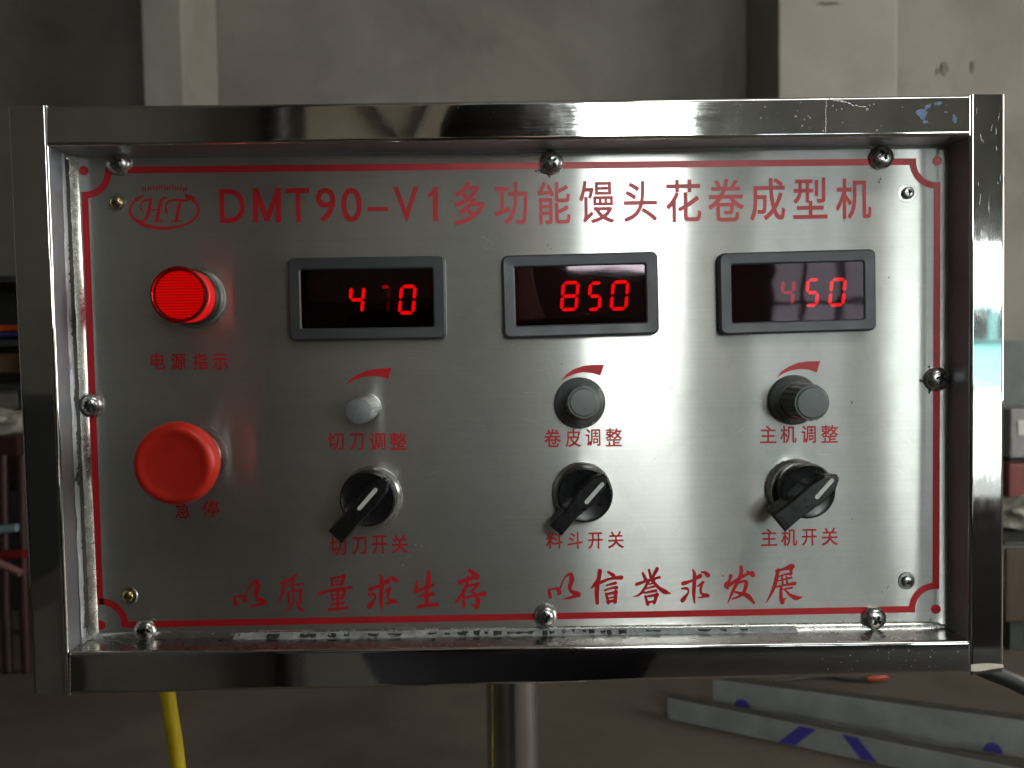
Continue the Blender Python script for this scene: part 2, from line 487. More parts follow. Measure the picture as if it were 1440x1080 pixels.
# right wall with a tall window opening (daylight comes in from the right)
WY0, WY1, WZ0, WZ1 = -1.7, 1.5, 0.9, 4.2
mb = MB()
mb.box((RX, -7.5, 0.004), (RX + 0.24, WY0, CEIL)); mb.box((RX, WY1, 0.004), (RX + 0.24, BW, CEIL))
mb.box((RX, WY0, 0.004), (RX + 0.24, WY1, WZ0)); mb.box((RX, WY0, WZ1), (RX + 0.24, WY1, CEIL))
struct(mb.build('wall', M['rear']))
# piers of the back wall
def pier(u0, u1, yf, name, mt):
    x0 = far(u0, 60, yf).x; x1 = far(u1, 60, yf).x
    mb = MB(); mb.box((x0, yf, 0.004), (x1, BW - 0.002, CEIL - 0.002), 0.012)
    return struct(mb.build(name, mt))
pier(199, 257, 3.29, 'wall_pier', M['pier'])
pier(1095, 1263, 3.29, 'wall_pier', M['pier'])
# rear wall with door opening and windows (seen only as reflections)
YR = -7.5
def rear_box(mb, x0, x1, z0, z1): mb.box((x0, YR - 0.24, z0), (x1, YR, z1))
WA = (0.86, 2.0, 2.3, 4.8)     # tall bright window
WC = (2.55, 3.65, 0.9, 2.5)      # dim glowing pane added for the mid-bright band mirrored in the plate
DB = (4.02, 5.95, 0.004, 2.42)   # doorway
mb = MB()
rear_box(mb, LX, WA[0], 0.004, CEIL)
rear_box(mb, WA[0], WA[1], 0.004, WA[2]); rear_box(mb, WA[0], WA[1], WA[3], CEIL)
rear_box(mb, WA[1], WC[0], 0.004, CEIL)
rear_box(mb, WC[0], WC[1], 0.004, WC[2]); rear_box(mb, WC[0], WC[1], WC[3], CEIL)
rear_box(mb, WC[1], DB[0], 0.004, CEIL)
rear_box(mb, DB[0], DB[1], DB[3], CEIL); rear_box(mb, DB[1], RX, 0.004, CEIL)
struct(mb.build('wall', M['rear']))

def window(x0, x1, z0, z1, y, pane, label, nx, nz, axis='y'):
    r = empty('window', ((x0 + x1) / 2, y, z0) if axis == 'y' else (y, (x0 + x1) / 2, z0))
    tag(r, label, 'window')
    def bx(a0, a1, b0, b1, c0, c1):
        return ((a0, y + c0, b0), (a1, y + c1, b1)) if axis == 'y' else ((y - c1, a0, b0), (y - c0, a1, b1))
    mb = MB(); t = 0.05
    for a in ((x0, x0 + t, z0, z1), (x1 - t, x1, z0, z1), (x0 + t, x1 - t, z0, z0 + t), (x0 + t, x1 - t, z1 - t, z1)):
        lo, hi = bx(a[0], a[1], a[2], a[3], -0.14, -0.08); mb.box(lo, hi)
    for i in range(1, nx):
        xx = x0 + (x1 - x0) * i / nx; lo, hi = bx(xx - .02, xx + .02, z0 + t, z1 - t, -0.13, -0.09); mb.box(lo, hi)
    for i in range(1, nz):
        zz = z0 + (z1 - z0) * i / nz; lo, hi = bx(x0 + t, x1 - t, zz - .018, zz + .018, -0.128, -0.092); mb.box(lo, hi)
    mb.build('window_frame', M['frame_paint'], r)
    mb = MB(); lo, hi = bx(x0 + .01, x1 - .01, z0 + .01, z1 - .01, -0.16, -0.15); mb.box(lo, hi); mb.build('pane', pane, r)
window(*WA, YR, M['daylight'], 'tall window full of white daylight high in the wall opposite the panel', 1, 1)
window(*WC, YR, M['daylight_soft'], 'added low pane glowing dimly between the tall window and the doorway', 3, 2)
window(WY0, WY1, WZ0, WZ1, RX + 0.0, M['side_daylight'], 'wide side window lighting the plastered piers', 3, 2, axis='x')
mb = MB(); mb.box((LX, -2.3, 0.004), (-0.12, -2.05, CEIL)); struct(mb.build('added_partition', M['rear']))  # unseen wall added to keep rear window light off the left back wall
o = empty('notice_board', (-.37, -2.04, 1.5)); tag(o, 'pale board fixed to the added partition behind the viewer', 'board')
mb = MB(); mb.box((-.60, -2.048, 1.5), (-.14, -2.03, 3.2)); mb.build('board_sheet', mat('pale_board', (.46, .40, .32), .8, var=.25, vs=4), o)
mb = MB(); mb.box((-.62, -2.048, 1.46), (-.12, -2.02, 1.495)); mb.build('board_ledge', M['frame_paint'], o)
mb = MB(); mb.tube([(-.68, -2.0, .01), (-.68, -2.0, 4.6)], .045, 12); tag(mb.build('drain_pipe', mat('black_pipe', (.015, .015, .015), .5)), 'black pipe running up the added partition beside the pale board', 'pipe')
mb = MB(); mb.tube([(-.55, -2.02, 2.35), (-.40, -2.02, 2.1), (-.28, -2.02, 1.95), (-.16, -2.02, 2.2)], .010, 8); tag(mb.build('slack_cable', mat('grey_cable', (.10, .09, .08), .5)), 'slack grey cable looped across the pale board', 'cable')
# yard beyond the doorway
mb = MB(); mb.add([(-6, YR - 0.25, 0.012), (16, YR - 0.25, 0.012), (16, -16, 0.012), (-6, -16, 0.012)], [(0, 1, 2, 3)])
struct(mb.build('yard_ground', glow('yard_daylight_glow', (1.0, 0.99, 0.95), 9.0)))  # glow put into the ground in place of daylight falling on it
mb = MB(); mb.add([(-6, -16, 0), (16, -16, 0), (16, -16, 8), (-6, -16, 8)], [(0, 1, 2, 3)])
struct(mb.build('sky', M['daylight_door']))
# a teal van parked in the yard
van = empty('parked_van', (7.6, -12.5, 0.0)); tag(van, 'pale teal van standing in the bright yard beyond the doorway', 'van')
teal = mat('teal_van_paint', (0.25, 0.55, 0.55), 0.35, emit=None)
mb = MB(); mb.box((6.2, -13.4, 0.45), (9.4, -11.9, 1.35), 0.1); mb.box((6.6, -13.3, 1.3), (9.4, -12.0, 2.05), 0.15); mb.build('body', teal, van)
mb = MB(); mb.box((6.9, -11.99, 1.40), (7.9, -11.97, 1.9)); mb.build('window_glass', M['recess'], van)
mb = MB(); mb.box((8.05, -11.99, 1.40), (9.1, -11.97, 1.9)); mb.build('window_glass', M['recess'], van)
for x in (6.9, 8.8):
    mb = MB(); mb.lathe([(0, 0), (330, 0), (330, 200), (0, 200)], Matrix.Translation((x, -11.88, 0.34)) @ Matrix.Rotation(R(90), 4, 'X') @ Matrix.Scale(-1, 4, (0, 0, 1)), 24); mb.build('wheel', M['black_rubber'], van)

# ================================================================ THE CONTROL BOX
HR = 19.0        # rail face above the plate
root = empty('control_box', (0.012, 0.04, 0.0))
tag(root, 'steel control box on a round post, red printed panel with three red number displays', 'control box')

# ---- rails: 20 mm square polished tubes
def rail(outer, inner, mt, horizontal, name='frame_rail', bow=0.0, inside='satin'):
    """outer / inner: two pixels each (same ends) on the rail front face"""
    o0, o1 = [at(*p, HR) for p in outer]; i0, i1 = [at(*p, HR) for p in inner]
    mb = MB(); r = 1.7; n = 40; D = 21.0
    # cross-section: s in 0..1 from outer to inner, plus depth
    def sec(o, i):
        o = Vector(o); i = Vector(i); wv = (i - o); L = wv.length; d = wv / L
        pts = []
        for cx, ch, a0 in ((r, HR - r, 180), (L - r, HR - r, 90), (L - r, HR - D + r, 0), (r, HR - D + r, -90)):
            for k in range(-1, 7):
                a = R(a0 - min(5, max(0, k)) * 18)
                ex = (-0.35 if k == -1 else 0.35 if k == 6 else 0)      # flat just beside the bend keeps the face flat
                tx, th = math.sin(a), -math.cos(a)
                pts.append((o + d * (cx + r * math.cos(a) + tx * ex), ch + r * math.sin(a) + th * ex))
        return pts
    vs = []
    m = 0
    for k in range(n + 1):
        t = k / n
        oo = Vector(o0).lerp(Vector(o1), t); ii = Vector(i0).lerp(Vector(i1), t)
        pts = sec(oo, ii); m = len(pts)
        dirn = (Vector(o1) - Vector(o0)).normalized()
        wob = 0.10 * math.sin(t * 9 + o0[0]) + bow * math.sin(math.pi * t)
        for p, h in pts: vs.append(P(p.x, h + wob * (1 if h > HR - 5 else 0), p.y))
    fs = []
    for k in range(n):
        for q in range(m):
            q2 = (q + 1) % m
            fs.append((k * m + q, k * m + q2, (k + 1) * m + q2, (k + 1) * m + q))
    fs.append(tuple(range(m))[::-1]); fs.append(tuple(n * m + q for q in range(m)))
    mb.add(vs, fs, True)
    mb.mi = [1 if (i < n * m and i % m in range(13, 19)) else 0 for i in range(len(fs))]
    return mb.build(name, [mt, M[inside]], root)

o = rail([(65.5, 149), (1363.5, 133)], [(66, 205), (1363.5, 190.5)], M['rail_h'], True); o['label'] = 'top rail with the white window glare'
o = rail([(98.5, 978), (1362, 948)], [(97, 918), (1362, 901)], M['rail_h'], True, inside='ledge'); o['label'] = 'bottom rail with black reflections'
o = rail([(9.5, 149), (46, 976)], [(64.5, 148), (97.5, 979)], M['rail_v'], False); o['label'] = 'left rail'
o = rail([(1414.5, 132.5), (1412.5, 944)], [(1364.5, 132.5), (1363, 949)], M['rail_v'], False); o['label'] = 'right rail, brightly lit'
# weld beads at the corner joints
for (u, v0, v1) in ((65, 150, 204), (98, 919, 977), (1364, 134, 190), (1362.5, 902, 948)):
    mb = MB(); path = []; rr = []
    for k in range(25):
        t = k / 24; x, z = at(u, v0 + (v1 - v0) * t, HR); path.append(P(x, HR - 0.25, z)); rr.append((0.42 + 0.10 * math.sin(k * 2.2)) * MM)
    mb.tube(path, rr, 8); mb.build('weld_bead', M['nickel'], root)

# ---- housing behind
mb = MB()
a = at(40, 175, HR); b2 = at(1390, 930, HR)
mb.box(P(a[0], -2.5, b2[1] + 2), P(b2[0] - 2, -95, a[1]), 0.003); mb.build('housing', M['rail_h'], root)

# ---- face plate, cut from one sheet, slightly waved
pl = at(74, 540, 0)[0] - 12; pr = at(1338, 540, 0)[0] + 3
ptop = at(700, 204, 0)[1] + 6; pbot = at(700, 892, 0)[1] - 8
mb = MB(); nx, nz = 240, 50
vs = []
for j in range(nz + 1):
    for i in range(nx + 1):
        x = pl + (pr - pl) * i / nx; z = pbot + (ptop - pbot) * j / nz
        vs.append(P(x, bend(x), z))
fs = [(j * (nx + 1) + i, j * (nx + 1) + i + 1, (j + 1) * (nx + 1) + i + 1, (j + 1) * (nx + 1) + i) for j in range(nz) for i in range(nx)]
mb.add(vs, fs, True)
# rim gives it its 1.5 mm
e = [P(pl, 0, pbot), P(pr, 0, pbot), P(pr, 0, ptop), P(pl, 0, ptop)]; e2 = [p + Vector((0, 0.0015, 0)) for p in e]
mb.add(e + e2, [(0, 1, 5, 4), (1, 2, 6, 5), (2, 3, 7, 6), (3, 0, 4, 7), (4, 5, 6, 7)])
plate = mb.build('face_plate', M['plate'], root, uv=lambda p: (p.z, -p.x))

# ---- raised return strips and smeared sealant at the left and the bottom edges
def strip(us_vs, w0, h0, mt, name, jag=0.0, n=120, gaps=None, amp=0.4):
    """irregular bead along pixels (on the plate); w0 mm wide, h0 mm high"""
    mb = MB(); A, B = us_vs; vs = []
    K = 7
    for k in range(n + 1):
        t = k / n
        x, z = at(A[0] + (B[0] - A[0]) * t, A[1] + (B[1] - A[1]) * t, 0)
        d = Vector((at(*B)[0] - at(*A)[0], at(*B)[1] - at(*A)[1])).normalized(); nn = Vector((-d.y, d.x))
        ww = w0 * (1 + amp * noise.noise(Vector((t * 31, w0, A[0]))) + jag * noise.noise(Vector((t * 170, 3, 1))))
        hh = max(0.25, h0 * (1 + amp * noise.noise(Vector((t * 23, 5, A[1]))) + jag * noise.noise(Vector((t * 140, 9, 1)))))
        if k in (0, n): hh = 0.1
        for q in range(K):
            a = math.pi * q / (K - 1)
            off = -math.cos(a) * ww / 2
            vs.append(P(x + nn.x * off, 0.05 + hh * math.sin(a), z + nn.y * off))
    fs = [(k * K + q, k * K + q + 1, (k + 1) * K + q + 1, (k + 1) * K + q) for k in range(n) for q in range(K - 1)]
    mb.add(vs, fs, True)
    return mb.build(name, mt, root)

def lip(A, B, wA, h, ang, mt, name, n=60):
    """folded steel lip: from pixel line A..B on the plate, w mm wide, rising to h mm at its outer edge"""
    mb = MB(); vs = []
    for k in range(n + 1):
        t = k / n
        x, z = at(A[0] + (B[0] - A[0]) * t, A[1] + (B[1] - A[1]) * t, 0)
        d = Vector((at(*B)[0] - at(*A)[0], at(*B)[1] - at(*A)[1])).normalized(); nn = Vector((-d.y, d.x)) * ang
        wv = 0.06 * math.sin(t * 14)
        for off, hh in ((0, 0.1), (0, 1.1), (0.4, 1.5 + wv), (wA - 0.4, h - 0.3 + wv), (wA, h - 0.9), (wA, 0.1)):
            vs.append(P(x + nn.x * off, hh, z + nn.y * off))
    K = 6
    fs = [(k * K + q, k * K + (q + 1) % K, (k + 1) * K + (q + 1) % K, (k + 1) * K + q) for k in range(n) for q in range(K)]
    fs += [tuple(range(K)), tuple(n * K + q for q in range(K))]
    mb.add(vs, fs, True)
    return mb.build(name, mt, root)

def cove(j0, j1, prof, mt, name, side, n=90, wav=0.0, jag=0.0, seed=0, t0=0.0, t1=1.0, spikes=0.0):
    """strip along the joint of plate and rail: prof lists (distance from the rail wall, height above the plate) in mm"""
    mb = MB(); vs = []; K = len(prof); d = (Vector(j1) - Vector(j0)).normalized(); nn = Vector((-d.y, d.x)) * side
    for k in range(n + 1):
        t = t0 + (t1 - t0) * k / n; p = Vector(j0).lerp(Vector(j1), t)
        for i, (a_, h_) in enumerate(prof):
            f = 1 + wav * noise.noise(Vector((t * 22, i * 1.7, seed))) + jag * noise.noise(Vector((t * 150, i * 3.1, seed + 4)))
            if spikes: f *= max(0.0, min(1.0, spikes + 3.0 * noise.noise(Vector((t * 110, seed, 1.5)))))
            f2 = 1 + 0.6 * wav * noise.noise(Vector((t * 17, i, seed + 9)))
            vs.append(P((p + nn * a_ * f2).x, 0.06 + h_ * f, (p + nn * a_ * f2).y))
    fs = [(k * K + q, k * K + q + 1, (k + 1) * K + q + 1, (k + 1) * K + q) for k in range(n) for q in range(K - 1)]
    mb.add(vs, fs, True)
    return mb.build(name, mt, root)
JL0, JL1 = at(65, 206, HR), at(97.3, 917, HR)
JB0, JB1 = at(98, 918.5, HR), at(1363, 901.5, HR)
JT0, JT1 = at(66, 204, HR), at(1363, 190, HR)
# left: folded bright edge of the plate, dark torn sealant on the rail wall above it
cove(JL0, JL1, [(4.6, 0.02), (4.3, 0.5), (1.6, 3.2), (0.9, 3.6), (0.12, 3.7)], M['fold'], 'folded_edge', 1, 60, 0.03)
cove(JL0, JL1, [(1.2, 5.6), (0.9, 6.5), (0.5, 7.4), (0.1, 7.9)], M['satin'], 'sealant_bead', 1, 220, 0.08, 0.04, 3)
cove(JL0, JL1, [(2.0, 3.6), (1.5, 4.9), (1.1, 5.8), (0.3, 6.9)], M['gap'], 'sealant_bead', 1, 220, 0.16, 0.14, 7, 0.01, 0.97)
# bottom: folded edge, grey silicone with black voids along the middle stretch
cove(JB0, JB1, [(3.4, 0.02), (3.1, 0.5), (1.4, 1.6), (0.1, 1.9)], M['fold'], 'folded_edge', 1, 60, 0.05)
cove(JB0, JB1, [(2.5, 1.1), (2.2, 2.2), (1.6, 3.4), (0.9, 4.3), (0.1, 4.7)], M['sealant_pale'], 'sealant_bead', 1, 420, 0.18, 0.18, 11, 0.168, 0.819)
cove(JB0, JB1, [(2.3, 2.5), (1.9, 3.5), (1.4, 4.2), (0.9, 4.7)], M['gap'], 'sealant_bead', 1, 260, 0.25, 0.45, 15, 0.17, 0.30, 0.45)
cove(JB0, JB1, [(2.1, 3.6), (1.8, 4.3), (1.5, 4.7)], M['gap'], 'sealant_bead', 1, 300, 0.2, 0.5, 29, 0.25, 0.78, 0.45)
cove(JB0, JB1, [(2.3, 2.6), (1.9, 3.5), (1.4, 4.2), (0.9, 4.7)], M['gap'], 'sealant_bead', 1, 260, 0.25, 0.45, 19, 0.42, 0.63, 0.35)
# thin bead under the top rail
cove(JT0, JT1, [(1.2, 0.02), (1.0, 0.7), (0.1, 1.1)], M['satin'], 'folded_edge', -1, 60, 0.1)

# ---------------------------------------------------------------- printing
INK = 0.10

def smooth_path(pts, sub=5):
    if len(pts) < 3: return pts
    out = []
    for i in range(len(pts) - 1):
        p0 = pts[max(0, i - 1)]; p1 = pts[i]; p2 = pts[i + 1]; p3 = pts[min(len(pts) - 1, i + 2)]
        for k in range(sub):
            t = k / sub
            out.append(tuple(0.5 * ((2 * b) + (-a + c) * t + (2 * a - 5 * b + 4 * c - d) * t * t + (-a + 3 * b - 3 * c + d) * t ** 3) for a, b, c, d in zip(p0, p1, p2, p3)))
    out.append(pts[-1])
    return out

class Ink(MB):
    """flat print on the plate"""
    def __init__(s, fat=1.0): super().__init__(); s.k = 0; s.fat = fat
    def lay(s): s.k += 1; return INK + 0.006 * (s.k % 9)
    def stroke(s, pts, curve=True, cap=True):
        """pts: (u, v, width px)"""
        q = smooth_path(pts) if curve else pts
        h = s.lay(); L = []; Rr = []
        q3 = [(*at(a, b, 0), max(0.35, c) * 0.362 * s.fat) for a, b, c in q]
        n = len(q3)
        for i, (x, z, wd) in enumerate(q3):
            a = q3[max(0, i - 1)]; b = q3[min(n - 1, i + 1)]
            d = Vector((b[0] - a[0], b[1] - a[1]))
            if d.length < 1e-6: d = Vector((1, 0))
            d.normalize(); nn = Vector((-d.y, d.x)) * wd / 2
            if cap and i == 0: x -= d.x * wd * .25; z -= d.y * wd * .25
            if cap and i == n - 1: x += d.x * wd * .25; z += d.y * wd * .25
            L.append((x + nn.x, z + nn.y)); Rr.append((x - nn.x, z - nn.y))
        vs = []
        for l, r in zip(L, Rr): vs += [P(l[0], h + bend(l[0]), l[1]), P(r[0], h + bend(r[0]), r[1])]
        s.add(vs, [(2 * i, 2 * i + 1, 2 * i + 3, 2 * i + 2) for i in range(n - 1)])
        if cap:
            for idx, sg in ((0, -1), (n - 1, 1)):
                x, z, wd = q3[idx]
                c = Vector(((L[idx][0] + Rr[idx][0]) / 2, (L[idx][1] + Rr[idx][1]) / 2))
                s.add([P(c.x + wd * .5 * math.cos(t * math.pi / 5), h + .003, c.y + wd * .5 * math.sin(t * math.pi / 5)) for t in range(10)], [tuple(range(10))])
    def disc(s, u, v, r):
        x, z = at(u, v, 0); h = s.lay()
        s.add([P(x + r * math.cos(t * math.pi / 16), h + .05 + bend(x + r * math.cos(t * math.pi / 16)), z + r * math.sin(t * math.pi / 16)) for t in range(32)], [tuple(range(32))])
    def poly(s, pts):
        h = s.lay(); s.add([P(*((lambda q: (q[0], h, q[1]))(at(u, v, 0)))) for u, v in pts], [tuple(range(len(pts)))])

def glyph(ch, off):
    cu = bpy.data.curves.new('g', 'FONT'); cu.body = ch; cu.size = 1; cu.offset = off; cu.resolution_u = 4
    cu.fill_mode = 'FRONT'
    o = bpy.data.objects.new('g', cu); COL.objects.link(o)
    dg = bpy.context.evaluated_depsgraph_get(); dg.update()
    me = bpy.data.meshes.new_from_object(o.evaluated_get(dg))
    vs = [v.co.copy() for v in me.vertices]; fs = [list(p.vertices) for p in me.polygons]
    bpy.data.objects.remove(o); bpy.data.meshes.remove(me); bpy.data.curves.remove(cu)
    return vs, fs

GC = {}
def put(ink, ch, u0, v0, u1, v1, fat=0.5):
    """one printed character filling the given box; fat px of ink spread"""
    if ch not in GC: GC[ch] = glyph(ch, 0)
    vs, fs = GC[ch]
    xs = [p.x for p in vs]; ys = [p.y for p in vs]
    x0, x1, y0, y1 = min(xs), max(xs), min(ys), max(ys)
    u0 += fat; u1 -= fat; v0 += fat; v1 -= fat
    cx, cz = at((u0 + u1) / 2, (v0 + v1) / 2, 0)
    xa, _ = at(u0, (v0 + v1) / 2, 0); xb, _ = at(u1, (v0 + v1) / 2, 0)
    _, za = at((u0 + u1) / 2, v1, 0); _, zb = at((u0 + u1) / 2, v0, 0)
    f = fat * 0.362
    for sx, sz in ((0, 0), (f, f), (-f, f), (f, -f), (-f, -f)):
        h = ink.lay(); out = []
        for p in vs:
            tx = (p.x - x0) / (x1 - x0) - .5; ty = (p.y - y0) / max(1e-6, (y1 - y0)) - .5
            # the artwork is printed a touch off level, following its border
            out.append(P(cx + sx + tx * (xb - xa) - 0.006 * ty * (zb - za), h, cz + sz + ty * (zb - za) + 0.006 * tx * (xb - xa)))
        ink.add(out, fs)

# border: lines broken by concave corners round a dot
ink = Ink()
dots = [(118, 240), (1317, 227), (1315, 856), (142, 879)]
dm = [at(*d) for d in dots]
for d in dots: ink.disc(d[0], d[1], 2.45)
def mmstroke(p0, p1, wd):
    d = (Vector(p1) - Vector(p0)).normalized(); nn = Vector((-d.y, d.x)) * wd / 2; h = ink.lay()
    p0 = Vector(p0); p1 = Vector(p1)
    ink.add([P(q.x, h + bend(q.x), q.y) for q in (p0 + nn, p0 - nn, p1 - nn, p1 + nn)], [(0, 1, 2, 3)])
RA, LW = 12.2, 3.35
for i in range(4):
    p = Vector(dm[i]); q = Vector(dm[(i + 1) % 4]); d = (q - p).normalized()
    mmstroke(p + d * (RA - LW / 2), q - d * (RA - LW / 2), LW)
for i, (a0, a1) in enumerate(((-90, 0), (180, 270), (90, 180), (0, 90))):
    h = ink.lay(); n = 20; vs = []
    for k in range(n + 1):
        a = R(a0 + (a1 - a0) * k / n)
        for rr in (RA - LW / 2, RA + LW / 2): vs.append(P(dm[i][0] + rr * math.cos(a), h + 0.03 + bend(dm[i][0] + rr * math.cos(a)), dm[i][1] + rr * math.sin(a)))
    ink.add(vs, [(2 * k, 2 * k + 1, 2 * k + 3, 2 * k + 2) for k in range(n)])
ink.build('printed_border', M['red_ink'], plate)

# title
ink = Ink()
for ch, a, b, c, d in (('D', 309, 266, 344.5, 313.5), ('T', 403, 264.5, 435.5, 312.3), ('9', 444.5, 264, 472, 312.5), ('0', 480, 264, 508.6, 312.5),
                       ('-', 517, 291, 546, 297), ('V', 553.6, 262.5, 588.6, 311.3)):
    put(ink, ch, a, b, c, d, 0.5)
for st in ([(359.3, 264.5, 7.4), (359.3, 312.8, 7.4)], [(391.5, 264.3, 7.4), (391.5, 312.5, 7.4)], [(359.5, 266, 7.2), (375.4, 310, 7.2)], [(391.3, 266, 7.2), (375.4, 310, 7.2)],
           [(612.3, 263, 7.2), (612.3, 311, 7.2)], [(613, 265, 5.5), (607, 273, 5.5), (601.5, 275.5, 5.5)]):
    ink.stroke(st, curve=False, cap=False)
for ch, a, b, c, d in (('多', 638, 256, 682, 316.5), ('功', 695.5, 256, 741.7, 316), ('能', 755.8, 255.8, 802, 315.3), ('馒', 814.4, 254.2, 863.8, 314), ('头', 877, 254.7, 924, 312),
                       ('花', 936.4, 252.8, 986, 312.5), ('卷', 995.6, 251.4, 1046, 311.7), ('成', 1054.7, 250.8, 1104, 310.3), ('型', 1115, 250, 1163.6, 307.8), ('机', 1175.3, 250.8, 1225.3, 307.8)):
    put(ink, ch, a, b, c, d, 0.6)
ink.build('title_lettering', M['red_ink'], plate)
# captions
CAPS = [[('电', 211.7, 496, 232, 519.7), ('源', 240.5, 496.5, 261.7, 520), ('指', 271.4, 496.5, 291.7, 520), ('示', 298.6, 497.5, 320.8, 520)],
        [('急', 246.3, 705.5, 267.5, 729), ('停', 284.4, 703.7, 308.3, 727.7)],
        [('切', 460.8, 608.5, 483.9, 633), ('刀', 491.4, 609.5, 511.7, 632.8), ('调', 519.2, 608.5, 542.2, 633), ('整', 547.8, 608, 572.2, 632.8)],
        [('切', 463.6, 754, 487.5, 781), ('刀', 495, 755, 515.8, 780), ('开', 523.3, 752.8, 544.2, 778.6), ('关', 550.6, 752, 574, 778)],
        [('卷', 765.3, 603.3, 788.9, 629), ('皮', 795, 603, 817, 628.5), ('调', 823.3, 603, 844.4, 627.3), ('整', 851.4, 602, 874.7, 627.8)],
        [('料', 768, 747.2, 790.8, 771.9), ('斗', 797.8, 747.8, 819.4, 772), ('开', 827, 748.5, 847.8, 771.8), ('关', 854.7, 747, 877.5, 771)],
        [('主', 1068.6, 598.5, 1091.7, 623.3), ('机', 1097, 598.3, 1120, 623), ('调', 1127, 598.5, 1147.2, 623), ('整', 1154.7, 597.5, 1178.3, 622.8)],
        [('主', 1070, 743.3, 1092.8, 767.8), ('机', 1098.3, 743, 1120.8, 767.5), ('开', 1127.5, 743.8, 1148.6, 767.2), ('关', 1155.3, 742, 1178.3, 767)]]
for row in CAPS:
    ink = Ink()
    for c in row: put(ink, *c, 0.35)
    ink.build('caption_lettering', M['red_ink'], plate)

# slogan in brush script, stroke by stroke
def Z(ox, oy, s, strokes, dx=0, dy=0, k=1.0, cx=0, cy=0):
    out = []
    for st in strokes:
        out.append([((ox + a / s - cx) * k + cx + dx, (oy + b / s - cy) * k + cy + dy, wd / s * k) for a, b, wd in st])
    return out
C = 7.58
YI = [[(92, 300, 16), (95, 335, 26), (104, 372, 22)], [(100, 296, 12), (150, 285, 16), (185, 290, 26), (202, 330, 30), (190, 345, 14)], [(195, 340, 14), (222, 245, 12), (262, 165, 13), (305, 132, 20), (330, 148, 24)],
      [(328, 150, 34), (333, 200, 38), (312, 265, 30), (325, 310, 24), (385, 342, 44)], [(392, 352, 34), (330, 378, 22), (248, 396, 8)]]
XIN = [[(632, 108, 34), (618, 185, 32), (580, 240, 28), (543, 278, 12)], [(612, 210, 34), (600, 320, 34), (606, 432, 26)], [(728, 112, 20), (768, 138, 32)], [(655, 214, 28), (745, 180, 20), (850, 168, 34)],
       [(705, 250, 12), (790, 228, 26)], [(690, 303, 16), (750, 282, 16), (802, 274, 28)], [(702, 345, 20), (722, 430, 26)], [(704, 345, 18), (800, 325, 26)], [(802, 325, 30), (796, 420, 28)], [(722, 425, 22), (795, 412, 22)], [(735, 385, 12), (785, 375, 12)]]
YU = [[(1092, 125, 20), (1120, 185, 28)], [(1158, 90, 18), (1178, 170, 24)], [(1238, 85, 30), (1205, 150, 22), (1195, 190, 14)], [(1215, 175, 14), (1262, 168, 22)], [(1036, 236, 28), (1140, 200, 20), (1210, 188, 22)],
      [(1150, 210, 20), (1092, 310, 22), (1040, 358, 16), (990, 370, 5)], [(1188, 195, 24), (1260, 275, 26), (1325, 318, 38), (1378, 335, 12)], [(1150, 240, 12), (1200, 228, 18)], [(1125, 285, 12), (1210, 262, 20)], [(1112, 330, 16), (1222, 308, 24)],
      [(1118, 372, 18), (1142, 445, 26)], [(1120, 372, 16), (1240, 352, 26)], [(1238, 355, 28), (1215, 430, 26)], [(1140, 432, 20), (1215, 420, 18)]]
QIU = [[(248, 85, 14), (262, 120, 26), (262, 200, 28), (256, 320, 26), (264, 412, 12)], [(160, 216, 32), (235, 190, 20), (312, 148, 32)], [(338, 105, 14), (368, 108, 24), (392, 128, 34)], [(140, 272, 14), (186, 270, 22), (200, 310, 14), (150, 380, 34)],
       [(345, 212, 22), (300, 245, 12)], [(342, 215, 20), (325, 290, 18), (340, 325, 20), (386, 340, 30)], [(385, 345, 20), (345, 356, 16), (300, 364, 6)]]
FA = [[(735, 58, 24), (735, 120, 30), (700, 200, 26), (650, 300, 22), (602, 412, 8)], [(628, 152, 28), (618, 190, 20), (590, 235, 42), (596, 262, 20)], [(592, 252, 24), (690, 185, 26), (790, 128, 22), (840, 112, 26)], [(800, 100, 14), (845, 128, 34)],
      [(700, 215, 16), (780, 195, 24), (782, 250, 28), (745, 330, 22), (650, 375, 12)], [(650, 300, 12), (720, 318, 22), (800, 345, 36), (862, 412, 18)]]
ZHAN = [[(1100, 92, 22), (1160, 75, 20), (1235, 52, 42)], [(1245, 60, 28), (1236, 122, 20)], [(1112, 150, 12), (1180, 128, 14), (1240, 118, 20)], [(1108, 92, 26), (1080, 220, 30), (1045, 310, 22), (990, 412, 6)], [(1110, 192, 10), (1240, 160, 16)],
        [(1150, 160, 14), (1156, 225, 16)], [(1195, 150, 12), (1200, 220, 16)], [(1098, 252, 14), (1180, 235, 16), (1268, 220, 28)], [(1150, 280, 10), (1245, 262, 16)], [(1140, 262, 20), (1138, 350, 26), (1150, 398, 34)], [(1152, 396, 22), (1185, 370, 10)],
        [(1185, 290, 14), (1230, 335, 22), (1290, 365, 36), (1350, 358, 8)]]
ZHI = [[(765, 150, 20), (725, 190, 30), (660, 225, 18), (595, 240, 14)], [(640, 225, 24), (620, 345, 24), (575, 455, 10)], [(680, 262, 10), (760, 258, 16), (845, 248, 14)], [(738, 200, 14), (736, 320, 18)], [(684, 345, 16), (688, 455, 20)], [(690, 340, 12), (820, 322, 22)], [(820, 325, 26), (818, 450, 22)],
       [(742, 355, 10), (738, 450, 14)], [(738, 455, 18), (700, 515, 16), (645, 545, 8)], [(772, 455, 14), (800, 510, 22), (848, 548, 22)]]
